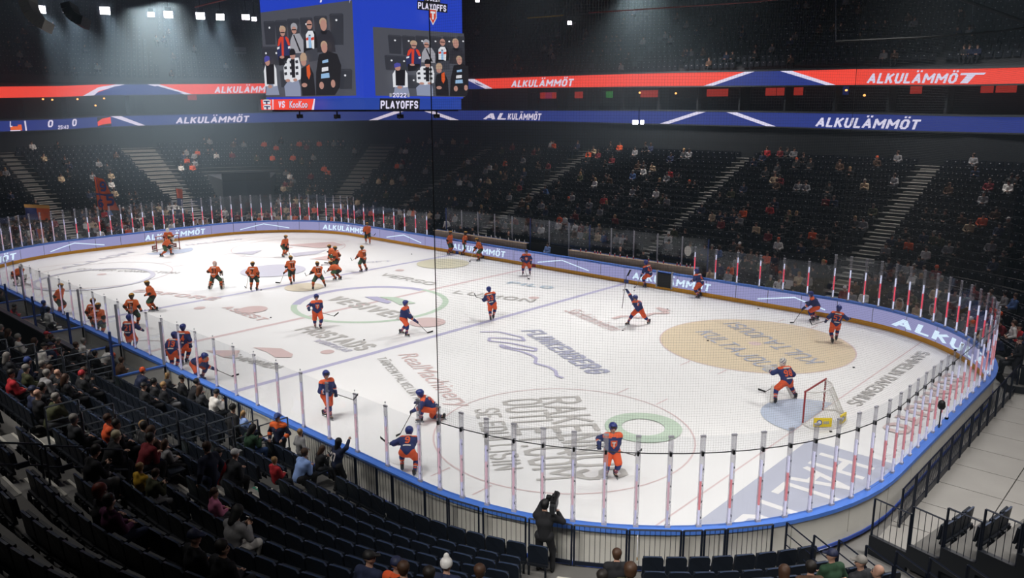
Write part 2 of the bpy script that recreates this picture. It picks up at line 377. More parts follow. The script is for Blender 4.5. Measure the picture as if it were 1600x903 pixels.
ice_px('OUTLET.COM', (783, 626), (838, 752), 1.55, I_GREY, bold=.0)
ice_px('SE EDULLISIN', (740, 640), (772, 736), .95, I_GREY, bold=.01)
ice_px('FLINKENBERG', (813, 517), (922, 587), 1.05, I_NAVY, shear=.2)
ice_px('Särkänniemi', (880, 486), (955, 518), 1.0, I_PINK, shear=.15, bold=0)
ice_px('KULTAJOUSI', (1085, 519), (1205, 586), 1.0, I_BGREY, bold=.0)
ice_px('KULTAJOUSI', (1290, 566), (1155, 504), 1.0, I_BGREY, bold=.0)
ice_px('GOFORE', (203, 456), (333, 470), .75, I_PINK)
ice_px('ASBEST', (345, 481), (405, 502), .6, I_PINK)
ice_px('PILO', (790, 443), (860, 452), .7, I_CYAN)
ice_px('VERSO', (590, 430), (672, 446), .8, I_GREY, bold=.0)
ice_px('LUMON', (706, 458), (830, 473), .8, I_GREY, bold=.0)
ice_px('ALLION', (100, 421), (212, 394), .75, I_PALE, bold=.0)
ice_px('CORNER CONNECTION', (118, 422), (275, 428), .6, I_GREY, bold=.0)
ice_px('HALIKKO', (293, 384), (380, 374), .6, I_PALE, bold=.0)
ice_px('SOFT', (558, 412), (612, 409), .5, I_PALE, bold=.0)
ice_px('LÄMMINEN', (340, 556), (430, 578), .7, I_GREY)
# signature-like strokes, the wine-red logos and the blue field behind the near goal
def scrawl(px, wd, mat, n=8):
    P = [at(*q)[:2] for q in px]; mb = MB()
    for i in range(len(P)-1):
        if np.linalg.norm(P[i+1]-P[i]) > .01: q = strip(*P[i], *P[i+1], wd); mb.add([(a, b, .0007*(i % 4)) for a, b, _ in q.V], q.F)
    return ice_part('ice_logo', mb, mat)
scrawl([(750, 519), (780, 519), (815, 527), (820, 533), (790, 529), (765, 528), (764, 533), (800, 537), (838, 545), (836, 549), (800, 544), (782, 539), (784, 543), (812, 549), (830, 555), (838, 560), (836, 568), (858, 574), (868, 580), (870, 588), (880, 591)], .16, I_BLUE)
scrawl([(957, 498), (975, 494), (1000, 497), (1020, 490), (1044, 490), (1027, 481), (1046, 486)], .3, I_PINK)
def ice_poly(px, mat, name='ice_logo'):
    return ice_part(name, MB().add([(*at(*q)[:2], 0) for q in px], [tuple(range(len(px)))[::-1]]), mat)
ice_poly([(322, 548), (375, 548), (370, 560), (350, 559)], I_PINK); ice_poly([(395, 543), (440, 545), (458, 554), (455, 559), (430, 559), (418, 551)], I_PINK)
ice_poly([(445, 383), (520, 378), (538, 383), (500, 388)], I_PINK); ice_poly([(484, 405), (515, 399), (516, 407)], I_PINK)
ice_poly([(360, 396), (410, 391), (395, 398)], I_PALE); ice_poly([(455, 396), (510, 391), (495, 397), (460, 401)], I_PALE)
ice_poly([(570, 464), (590, 464), (612, 472), (606, 475), (585, 470)], I_BLUE); ice_poly([(592, 464), (620, 465), (650, 474), (625, 477), (612, 470)], I_GREEN)
for px, r, m in (((692, 412), 1.9, im('straw', '#d6d2b8')), ((427, 423), 2.2, I_PALE), ((475, 449), 1.2, im('sand', '#d8ceb8')), ((668, 504), .95, I_PINK), ((395, 484), .8, I_PINK)):
    c = at(*px); ice_part('ice_logo', disc(c[0], c[1], r, 32), m)
c = at(1005, 668); ice_part('ice_logo', flat_ring(c[0], c[1], .75, 1.35, 40), I_GREEN)
c = at(148, 436); ice_part('ice_logo', flat_ring(c[0], c[1], 3.4, 3.7, 40), I_PALE)
hx = [(26.75, -11.6), (26.75, -2.2), (29.9, -2.2), (29.9, -8.4), (28.6, -11.6)]
ice_part('ice_field', MB().add([(x, y, 0) for x, y in hx], [tuple(range(5))[::-1]]), I_HAL, 'pale blue sponsor field behind the near goal line')
ice_text('HALTON', 27.45, -2.9, 7.6, 1.7, I_WHITE, -90, .0)
ice_text('SAMMELIN RAKENNUS', 26.35, 11.2, 9.0, .55, I_GREY, -90, .0)
ice_text('DONAUTO', 28.2, 8.6, 8.2, .85, I_PINK, -90)

# ------------------------------------------------------------------ dasher boards, screens, glass
boards = empty('rink_boards', label='rink boards with lavender screens, yellow kick strip, blue cap and tall glass', kind='structure')
LAV = M('screen_lavender', '#8f8fbc', .45, 1.0)
SCRW = screen('ice_white', '#d6ecff', 1.05)
GATE_S = (find_s(1047, 0, .7, 20, 50), find_s(1030, 0, .7, 20, 50))
for k in range(84):
    s0, s1 = LEN*k/84+.015, LEN*(k+1)/84-.015
    mb = MB(); ss = s_samples(s0, s1, .5); n0 = len(mb.I)
    solid_sweep(mb, 0, .16, .24, .99, ss, 1)
    mb.I = [0 if (i % 4 == 3 and i < 4*(len(ss)-1)) else 1 for i in range(len(mb.I))]
    mid = (s0+s1)/2; near = 104 < mid < 150
    mb.build('board_panel', [BOARDW if near else LAV, BOARDW], boards)
for k in range(42):
    s0, s1 = LEN*k/42, LEN*(k+1)/42
    mb = MB(); solid_sweep(mb, -.012, .12, .0, .24, s_samples(s0, s1, .6)); mb.build('kick_strip', [YELLOW], boards)
    mb = MB(); solid_sweep(mb, -.03, .24, .99, 1.1, s_samples(s0, s1, .6)); mb.build('cap_rail', [BLUECAP], boards)
    mb = MB(); solid_sweep(mb, .121, .16, .02, .24, s_samples(s0, s1, .6)); mb.build('board_skirt', [BOARDW], boards)
    mb = MB(); solid_sweep(mb, .16, .19, 0, .09, s_samples(s0, s1, .6)); mb.build('plinth', [M('plinth_blue', '#2b479a', .5)], boards)
for s, m in ((SEG[1]+AX-7.9, 'b'), (SEG[1]+AX, 'r'), (SEG[1]+AX+7.9, 'b')):
    mb = MB(); solid_sweep(mb, -.02, 0, .02, .23, [s-.17, s+.17]); mb.build('line_mark', [M('mark_blue', '#3c58a8', .5) if m == 'b' else M('mark_red', '#a03038', .5)], boards)
def band_text(mb, t, sl, sr, d, z0, z1, i=0, bold=.03, shear=.18, zf=None, fit=None):
    """lettering along the board line, sl is its left end as seen from the ice"""
    V, F, m = glyphs(t, bold, shear); out = []
    for v in V:
        s = sl+(sr-sl)*v[0]/m[0]; zz = zf(s) if zf else (z0, z1); f = v[1]/m[1]
        if fit: f = fit[0]+f*(fit[1]-fit[0])
        out.append(ring(s, d, zz[0]+(zz[1]-zz[0])*f))
    mb.add(out, F, i)
def board_text(l, r, lo, hi):
    sl, sr = find_s(l, 0, .6, lo, hi), find_s(r, 0, .6, lo, hi)
    mb = MB(); band_text(mb, 'ALKULÄMMÖT', sl, sr, -.006, .34, .93, 0, .035, .12); mb.build('lettering', [SCRW], boards)
def board_chev(l, p, r, lo, hi):
    S = [find_s(q, 0, .6, lo, hi) for q in (l, p, r)]; mb = MB()
    for a, b, za, zb in ((S[0], S[1], .4, .82), (S[1], S[2], .82, .4)):
        for i in range(6):
            u, v = i/6, (i+1)/6
            mb.add([ring(a+(b-a)*u, -.006, za+(zb-za)*u-.035), ring(a+(b-a)*v, -.006, za+(zb-za)*v-.035), ring(a+(b-a)*v, -.006, za+(zb-za)*v+.035), ring(a+(b-a)*u, -.006, za+(zb-za)*u+.035)], [(0, 1, 2, 3)])
    mb.build('chevron', [SCRW], boards)
for l, r, lo, hi in ((226, 321, 60, 95), (504, 573, 50, 75), (707, 790, 25, 62), (988, 1111, 20, 50), (1393, 1514, 2, 25)): board_text(l, r, lo, hi)
for l, p, r, lo, hi in ((78, 117, 163, 60, 97), (375, 412, 452, 55, 80), (604, 631, 658, 40, 70), (840, 878, 920, 25, 60), (1184, 1241, 1290, 10, 40)): board_chev(l, p, r, lo, hi)
_e = find_s(26, 0, .6, 84, 101)
mb = MB(); band_text(mb, 'ALKULÄMMÖT', _e+7.6, _e, -.006, .34, .93, 0, .035, .12); mb.build('lettering', [SCRW], boards)
mb = MB(); solid_sweep(mb, -.03, -.012, .14, 1.06, [GATE_S[0]-.1, GATE_S[1]+.1]); mb.build('gate', [BLACK], boards)
for s in (GATE_S[0]-.15, GATE_S[1]+.15):
    mb = MB(); solid_sweep(mb, -.05, .1, .1, 1.16, [s-.05, s+.05]); mb.build('gate_frame', [ALU], boards)
# glass: panes between posts; the corners and ends are taller
BENCH = (find_s(1085, .1, 1.1, 20, 60), find_s(668, .1, 1.1, 25, 70))
ends = [0.0]; marks = []
def zone_top(s):
    s %= LEN
    on_side = SEG[1] < s < SEG[2] or SEG[5] < s < SEG[6]-.2
    return 2.93 if on_side else 3.46
def posts_between(a, b, step):
    n = max(1, round((b-a)/step)); return [a+(b-a)*i/n for i in range(n)]
marks = posts_between(0, SEG[1], .82)+posts_between(SEG[1], BENCH[0], 1.38)+[BENCH[0]]
marks2 = [BENCH[1]]+posts_between(BENCH[1], SEG[2], 1.38)[1:]+posts_between(SEG[2], SEG[5], .86)+posts_between(SEG[5], SEG[6], 1.42)+posts_between(SEG[6], LEN, .76)+[LEN]
LEDS = [(1.14, 1.55, 0), (1.55, 2.3, 1), (2.3, 2.72, 0)]
LEDW3, LEDR3 = M('led_soft_white', '#d2d0ec', .5, .95), M('led_soft_red', '#d67f88', .5, .9)
LEDW2, LEDR2 = M('led_dim_white', '#b4b1d2', .5, .9), M('led_dim_red', '#c8a2b0', .5, .9)
POST = post_mat()
def post(s, top):
    mb = MB(); x, y, nx, ny = base(s); rz = math.atan2(ny, nx)
    mb.box((0, 0, (1.1+top)/2), (.045, .12, top-1.1), 0); mb.box((0, 0, top-.02), (.055, .13, .04), 1); mb.box((0, 0, 1.13), (.08, .13, .06), 1)
    for q in range(5): mb.box((.026, .03, 1.35+q*.42), (.02, .02, .05), 2)
    p = mb.build('glass_post', [POST, ALU, STEEL], boards, ring(s, .05), rz)
    dim = SEG[4] < s < SEG[6]+7.1
    mid = s > SEG[6]+7.0 or s < SEG[0]+4
    for z0, z1, c in LEDS:
        if top < 3.2 and z1 > 2.6: z1 = 2.6
        b = MB(); b.box((0, -.012, (z0+z1)/2), (.052, .042, z1-z0))
        b.build('led_strip', [(LEDW2, LEDR2)[c] if dim else ((LEDW3, LEDR3)[c] if mid else (LED_W, LED_R)[c])], p)
def panes(mk):
    for i, s in enumerate(mk):
        post(s, zone_top(s) if i else max(zone_top(s), zone_top(s+.1)))
        if i == len(mk)-1: break
        s1 = mk[i+1]; t = zone_top((s+s1)/2); mb = MB()
        solid_sweep(mb, .044, .056, 1.1, t-.03, [s+.03, s1-.03]); mb.build('glass_pane', [GLASS], boards)
panes(marks); panes(marks2)

# ------------------------------------------------------------------ floors, stands
mb = MB(); mb.box((0, 0, -.2), (130, 110, .1)); tag(mb.build('floor', [CONC]), 'grey concrete arena floor around the rink', kind='structure')
# slabs of the concrete floor right of the boards: laid one by one with open joints
fl = empty('floor_slabs', kind='structure', label='grey concrete floor slabs right of the rink boards')
for i in range(6):
    for j in range(11):
        x0, y0 = 30.62+i*1.95+(.0 if j % 2 else .0), -7.6+j*1.7
        b = MB().box((x0+.965, y0+.84, -.075), (1.92, 1.67, .15+.004*((i*7+j*3) % 3))); b.build('slab', [M('slab', '#8a8884', .6, noise=.16, scale=.9)], fl)
AISLES_FAR = [on_stand(px, py, 0)[0] for px, py in ((1352, 402), (1052, 362), (800, 330), (652, 312), (545, 298), (256, 282), (46, 285))]
AISLES_NEAR = [SEG[5]+AX+x for x in (6.1, 14.85, 18.7)]+[SEG[6]+R_(31)*RC]
S_VOM = SEG[6]+R_(58.5)*RC
def in_aisle(s):
    return any(abs(s-a) < .62*(1 if a > SEG[4] else 1.0) for a in AISLES_FAR+AISLES_NEAR)
FAR0, FAR1, NEAR1 = 7.6, SEG[4]+4.5, S_VOM
PEN = (SEG[5]+AX-15, SEG[5]+AX+6.2)
def row_ranges(k):
    if k > 13: return [(FAR0, FAR1)]
    out = []
    if k < 2: out = [(FAR0, BENCH[0]-.6), (BENCH[1]+.6, PEN[0]), (PEN[1], NEAR1)] if k < 2 else 0
    elif k == 2: out = [(FAR0, PEN[0]), (PEN[1], NEAR1)]
    else: out = [(FAR0, NEAR1)]
    return out
stand = empty('lower_stand', label='dark stepped concrete stand wrapping around the rink', kind='structure')
strip_rng = (SEG[7]-2.3, SEG[7]-.55)
N_ROWS = 22
for k in range(N_ROWS):
    for a, b in row_ranges(k)+([strip_rng] if 0 < k < 7 else []):
        mb = MB(); ss = s_samples(a, b, 1.6); z = row_z(k); d0, d1 = row_d(k), row_d(k+1)
        solid_sweep(mb, d0, d1+.02, max(-.1, z-.9), z, ss, 1)
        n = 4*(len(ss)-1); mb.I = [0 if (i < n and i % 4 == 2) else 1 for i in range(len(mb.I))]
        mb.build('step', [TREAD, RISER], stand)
STAIR = M('stair', '#7d7c79', .8, noise=.15, scale=3)
NOSE = M('nosing', '#b9b7ae', .7); GREEN = M('nosing_green', '#2f9d7c', .6)
for a in AISLES_FAR+AISLES_NEAR:
    far = a < SEG[4]
    mb = MB(); nz = MB(); 
    for k in range(1, N_ROWS if far else 13):
        z = row_z(k); d = row_d(k)
        solid_sweep(mb, d-.4, d+.01, z-ROW_H, z-ROW_H/2, [a-.58, a, a+.58])
        solid_sweep(mb, d, d+.41, z-.02, z+.012, [a-.58, a, a+.58])
        for dd, zz in ((d-.4, z-ROW_H/2), (d, z+.012)): solid_sweep(nz, dd-.01, dd+.05, zz, zz+.012, [a-.56, a, a+.56])
    o = mb.build('stair_flight', [STAIR], stand)
    nz.build('nosing', [NOSE], o)
    if not far:
        g = MB()
        for k in range(1, 9):
            for i in range(9): solid_sweep(g, row_d(k)+.03, row_d(k)+.1, row_z(k)+.014, row_z(k)+.028, [a-.55+.125*i, a-.55+.125*i+.06])
        g.build('safety_stripe', [GREEN], o)
# back wall of the lower stand, suites between the ribbons, upper stand
D_RIB = 20.0
def ring_mesh(name, prof, mats, s0, s1, step=2.0, parent=None, kind='structure', label=None):
    V, F = sweep(prof, s_samples(s0, s1, step)); o = link(name, mesh(name, V, F, mats), parent)
    return tag(o, label, kind=kind) if not parent else o
BL = [(0, 189, 205.5), (100, 186, 202), (400, 176.5, 191.5), (600, 172.5, 187.5), (780, 172.8, 188), (1000, 173.5, 192.5), (1200, 176, 197), (1340, 178, 202), (1580, 183, 207.5)]
RD = [(0, 135.5, 153), (100, 134.5, 151.5), (400, 130.5, 146), (600, 126, 141), (780, 122, 138), (1000, 115, 135), (1200, 111.5, 133.5), (1340, 108, 132.5), (1580, 106, 131)]
def zfun(tab, d):
    S = []; Z0 = []; Z1 = []
    for px, a, b in tab:
        s = find_s(px, d, 10.5, 5, 97); x, y, _ = ring(s, d)
        def zat(py):
            r = ray((px, py)); h = math.hypot(x-CAM[0], y-CAM[1])/math.hypot(r[0], r[1]); return CAM[2]+r[2]*h
        S.append(s); Z0.append(zat(b)); Z1.append(zat(a))
    i = np.argsort(S); S, Z0, Z1 = np.array(S)[i], np.array(Z0)[i], np.array(Z1)[i]
    return lambda s: (float(np.interp(s, S, Z0)), float(np.interp(s, S, Z1)))
ZB, ZR = zfun(BL, D_RIB), zfun(RD, D_RIB)
for name, d0, zz in (('wall_lower', D_RIB+.18, (row_z(N_ROWS-1)-3, 10.0)), ('wall_suites', D_RIB+2.2, (9.5, 14)), ('wall_outer', 43, (0, 30))):
    V, F = sweep([(d0, zz[0]), (d0, zz[1])], s_samples(0, 101, 2.0))
    tag(link(name, mesh(name, V, F, WALL)), kind='structure')
for z0, z1, nm in ((9.9, 10.2, 'slab_suites'), (13.4, 13.6, 'slab_upper')):
    mb = MB(); solid_sweep(mb, D_RIB+.2, D_RIB+2.4, z0, z1, s_samples(0, 101, 2.0)); tag(mb.build(nm, [WALL]), kind='structure')
ust = empty('upper_stand', label='dark upper stand above the red ribbon display', kind='structure')
def up_d(k): return D_RIB+.9+k*.82
def up_z(k): return 13.9+k*.5
for k in range(26):
    mb = MB(); solid_sweep(mb, up_d(k), up_d(k+1)+.02, up_z(k)-.6, up_z(k), s_samples(0, 101, 3.0)); mb.build('step', [M('upper_tread', '#3a3c40', .85, noise=.15)], ust)
# vomitory in the far left corner: a dark recessed block in the stand
sv = find_s(385, 6, 3, 60, 80)
vom = empty('stand_entrance', kind='structure', label='dark recessed stand entrance in the far left corner')
mb = MB(); solid_sweep(mb, 4.2, 11.5, .3, 4.6, [sv-1.5, sv, sv+1.5]); mb.build('entrance_wall', [M('entrance', '#33383f', .8, noise=.1)], vom)
mb = MB(); solid_sweep(mb, 4.05, 4.2, 4.4, 5.2, [sv-1.5, sv, sv+1.5]); mb.build('parapet', [DARK], vom)
VOM = (sv-1.7, sv+1.7)
# ribbon displays
R_RED, R_BLUE, R_WHITE = screen('ribbon_red', '#f2483a'), screen('ribbon_blue', '#25357f'), screen('ribbon_white', '#dcd8f0')
def S20(px, lo=5, hi=97): return find_s(px, D_RIB, 10.5, lo, hi)
def ribbon_back(r, zf, s0, s1, mat):
    n = max(1, round((s1-s0)/3.6))
    for i in range(n):
        a, b = s0+(s1-s0)*i/n, s0+(s1-s0)*(i+1)/n; V = []
        ss = s_samples(a, b, .3)
        for s in ss:
            z0, z1 = zf(s); V += [ring(s, D_RIB, z0), ring(s, D_RIB, z1), ring(s, D_RIB+.15, z1), ring(s, D_RIB+.15, z0)]
        F = []
        for k in range(len(ss)-1):
            for j in range(4): F.append((4*k+j, 4*k+(j+1) % 4, 4*k+4+(j+1) % 4, 4*k+4+j))
        F += [(3, 2, 1, 0), tuple(4*len(ss)-4+j for j in range(4))]
        link('screen_panel', mesh('screen_panel', V, F, [mat]), r)
def ribbon_poly(r, zf, pts, mat, name, lift=.02):
    """pts: (s, fraction of the height); a convex quad, subdivided along s"""
    (a, fa), (b, fb), (c, fc), (d, fd) = pts; V = []; F = []; n = 40
    for i in range(n+1):
        u = i/n
        s1, f1, s2, f2 = a+(b-a)*u, fa+(fb-fa)*u, d+(c-d)*u, fd+(fc-fd)*u
        for s, f in ((s1, f1), (s2, f2)): z = zf(s); V.append(ring(s, D_RIB-lift, z[0]+(z[1]-z[0])*f))
        if i: F.append((2*i-2, 2*i-1, 2*i+1, 2*i))
    link(name, mesh(name, V, F, [mat]), r)
def ribbon_text(r, zf, t, l, rr, mat, fit=(.08, .92), lo=5, hi=97):
    mb = MB(); band_text(mb, t, S20(l, lo, hi), S20(rr, lo, hi), D_RIB-.06, 0, 0, 0, .03, .2, zf, fit); mb.build('lettering', [mat], r)
rr_ = empty('red_ribbon_display', label='red ribbon screen around the arena above the suites, lettered ALKULÄMMÖT', cat='display')
ribbon_back(rr_, ZR, 3.0, 97, R_RED)
rb_ = empty('blue_ribbon_display', label='dark blue ribbon screen below the suites with score and ALKULÄMMÖT', cat='display')
ribbon_back(rb_, ZB, 3.0, 97, R_BLUE)
def stripe(r, zf, bl, br, tl, tr): ribbon_poly(r, zf, [(S20(bl), 0), (S20(tl), 1), (S20(tr), 1), (S20(br), 0)], R_WHITE, 'stripe', .05)
def blue_between(bl, tl, tr, br): ribbon_poly(rr_, ZR, [(S20(bl), 0), (S20(br), 0), (S20(tr), 1), (S20(tl), 1)], R_BLUE, 'blue_wedge', .03)
blue_between(142, 194, 242, 296); stripe(rr_, ZR, 133, 150, 187, 201); stripe(rr_, ZR, 290, 302, 234, 252)
blue_between(560, 680, 733, 765); stripe(rr_, ZR, 758, 771, 727, 742)
blue_between(1105, 1167, 1224, 1296); stripe(rr_, ZR, 1097, 1112, 1160, 1175); stripe(rr_, ZR, 1287, 1302, 1215, 1232)
stripe(rb_, ZB, 213, 226, 173, 188); stripe(rb_, ZB, 577, 590, 620, 636); stripe(rb_, ZB, 703, 718, 660, 675); stripe(rb_, ZB, 1032, 1046, 1088, 1103); stripe(rb_, ZB, 1198, 1214, 1135, 1151)
for l, r in ((337, 437), (799, 897), (1350, 1531)): ribbon_text(rr_, ZR, 'ALKULÄMMÖT', l, r, R_WHITE)
for l, r in ((274, 389), (755, 847), (1276, 1441)): ribbon_text(rb_, ZB, 'ALKULÄMMÖT', l, r, R_WHITE)
ribbon_text(rb_, ZB, '0', 72, 82, R_WHITE, (.25, .95)); ribbon_text(rb_, ZB, '0', 110, 119, R_WHITE, (.25, .95)); ribbon_text(rb_, ZB, '25:43', 87, 105, R_WHITE, (.02, .4))
def rib_quad(l, r, f0, f1, m, lift=.03): ribbon_poly(rb_, ZB, [(S20(l), f0), (S20(r), f0), (S20(r), f1), (S20(l), f1)], m, 'score_emblem', lift)
O_SCR = screen('orange', '#e8622a'); rib_quad(13, 31, .05, .6, O_SCR); rib_quad(12, 29, .0, .1, R_WHITE, .04); rib_quad(12, 25, .45, .95, R_BLUE, .05); ribbon_text(rb_, ZB, 'L', 12.5, 17, R_WHITE, (.4, .95)); rib_quad(36.5, 38.5, .0, .95, R_WHITE)
rib_quad(151, 173, .05, .95, screen('black', '#1a1616')); ribbon_poly(rb_, ZB, [(S20(151), .1), (S20(173), .3), (S20(173), .95), (S20(151), .5)], R_RED, 'score_emblem', .04)
# rims above and below the ribbons
for nm, zf in (('ribbon_frame', ZR), ('ribbon_frame', ZB)):
    for t in (0, 1):
        V = []; ss = s_samples(3, 97, 1.5)
        for s in ss:
            z = zf(s)[t]; a, b = (z, z+.14) if t else (z-.1, z)
            V += [ring(s, D_RIB-.03, a), ring(s, D_RIB-.03, b), ring(s, D_RIB+.2, b), ring(s, D_RIB+.2, a)]
        F = [(4*k+j, 4*k+(j+1) % 4, 4*k+4+(j+1) % 4, 4*k+4+j) for k in range(len(ss)-1) for j in range(4)]
        link(nm, mesh(nm, V, F, [M('frame_grey', '#3a3f45', .6)]), rr_ if zf is ZR else rb_)
# suites: partitions, glowing lamps, red emissive panels as painted window reflections of the ribbon, coloured screens
sui = empty('suite_row', kind='structure', label='dark row of suites between the two ribbon displays')
for i in range(24):
    s = 5+i*3.9; mb = MB(); solid_sweep(mb, D_RIB+.6, D_RIB+2.2, 10.2, 13.4, [s-.08, s+.08]); mb.build('partition', [WALL], sui)
for px, m, w2 in ((860, R_RED, 15), (905, R_RED, 6), (1020, R_RED, 18), (1120, R_RED, 18), (1205, R_RED, 8), (1225, R_RED, 10), (1245, R_RED, 10), (1432, R_RED, 9), (1543, R_RED, 9), (1575, R_RED, 16), (953, screen('green', '#3fae4e'), 5), (858, screen('violet', '#3a36c0'), 5), (300, R_RED, 6), (1320, screen('blue_tv', '#2a3a80'), 6)):
    s0, s1 = find_s(px-w2, D_RIB+2.1, 12.4, 5, 97), find_s(px+w2, D_RIB+2.1, 12.4, 5, 97); a = min(s0, s1); b = max(s0, s1)
    dimm = M('tv_'+m.name, tuple(x for x in m.diffuse_color[:3]), .5, .28)
    mb = MB(); solid_sweep(mb, D_RIB+2.0, D_RIB+2.1, 12.0, 12.62, [a, b]); tag(mb.build('suite_glow_panel', [dimm], sui))
AMB = screen('amber', '#ffb060', 2.2)
for px, py in ((32, 160), (66, 155), (80, 156), (120, 155), (148, 165), (162, 154), (1000, 145), (1056, 146), (1323, 141), (1352, 149), (1395, 148), (200, 161)):
    s = find_s(px, D_RIB+1.6, 12.6, 5, 97); x, y, _ = ring(s, D_RIB+1.6); r = ray((px, py)); h = math.hypot(x-CAM[0], y-CAM[1])/math.hypot(r[0], r[1])
    mb = MB(); mb.lathe([(.03, -.07), (.09, -.05), (.1, .04), (.04, .09)], (0, 0, 0), 0, 8); mb.tube([(0, 0, .08), (0, 0, .4)], .012, 1, 4)
    mb.build('pendant_lamp', [AMB, BLACK], sui, (x, y, CAM[2]+r[2]*h))
# ------------------------------------------------------------------ scoreboard cube
CX, CY, HX, HY = .16, 0, 4.36, 3.45
cube = empty('scoreboard_cube', (CX, CY, 10.9), label='hanging video cube with two screens of seated fans and a playoffs logo', cat='scoreboard')
C_BLUE, C_DBLUE, C_VID = screen('cube_blue', '#2440b8'), screen('cube_navy', '#25429a'), screen('video_grey', '#4b4d56')
def bevel_prism(hx, hy, z0, z1, b=.14):
    P = [(hx-b, -hy), (hx, -hy+b), (hx, hy-b), (hx-b, hy), (-hx+b, hy), (-hx, hy-b), (-hx, -hy+b), (-hx+b, -hy)]
    V = [(x, y, z0) for x, y in P]+[(x, y, z1) for x, y in P]
    return V, [tuple(range(8))[::-1], tuple(range(8, 16))]+[(k, (k+1) % 8, 8+(k+1) % 8, 8+k) for k in range(8)]
link('screen_body', mesh('screen_body', *bevel_prism(HX, HY, .62, 8.2), [C_BLUE]), cube)
link('ticker_ring', mesh('ticker_ring', *bevel_prism(HX-.08, HY-.08, .04, .6), [C_DBLUE]), cube)
link('underside', mesh('underside', *bevel_prism(HX-.2, HY-.2, -.05, .06), [BLACK]), cube)
# streaks in the blue surround
st = MB()
class Face:
    """flat drawing on one screen face: u across (m), v up (m)"""
    def __init__(s, O, U, N): s.O = np.array(O, float); s.U = np.array(U, float); s.N = np.array(N, float); s.W = np.array((0, 0, 1.)); s.k = 0
    def pt(s, u, v): return s.O+s.U*u+s.W*v+s.N*(.01+.0035*s.k)
    def poly(s, pts, mat, name='picture_shape', parent=None):
        s.k += 1; V = [s.pt(*p) for p in pts]; return link(name, mesh(name, V, [tuple(range(len(V)))], [mat]), parent or cube)
    def multi(s, polys, mats, name, parent=None):
        """several flat shapes of one pictured thing in one mesh, later ones on top"""
        mb = MB(); ms = []
        for pts, m in polys:
            s.k += 1
            if m not in ms: ms.append(m)
            mb.add([s.pt(*p) for p in pts], [tuple(range(len(pts)))], ms.index(m))
        return mb.build(name, ms, parent or cube)
    def text(s, t, u, v, w, h, mat, bold=.04, shear=.15, name='lettering'):
        s.k += 1; mb = MB(); text_on(mb, t, s.pt(u, v), s.U, s.W, w, h, 0, bold, shear); return mb.build(name, [mat], cube)
def ell(cx, cy, rx, ry, n=14): return [(cx+rx*math.cos(2*math.pi*k/n), cy+ry*math.sin(2*math.pi*k/n)) for k in range(n)]
FL = Face((-HX, -HY, 0), (1, 0, 0), (0, -1, 0)); FR = Face((HX, -HY, 0), (0, 1, 0), (1, 0, 0))
sc = lambda n, c: screen('px_'+n, c, 1.0)
V_SKIN, V_DK, V_BLK, V_WH, V_GR, V_RED, V_JEAN, V_OR, V_PUR, V_TAN, V_LB, V_SEAT, V_SEAT2, V_NAVY = sc('skin', '#b08478'), sc('dark', '#2c2c34'), sc('black', '#1c1c22'), sc('white', '#d8dae0'), sc('grey', '#9a9aa2'), sc('red', '#c9402e'), sc('jean', '#8890a8'), sc('orange', '#d0562a'), sc('purple', '#4a4a9a'), sc('tan', '#b0957e'), sc('ltblue', '#8fb4d8'), sc('seat', '#33353d'), sc('seat2', '#3c3e47'), sc('navyp', '#2b3158')
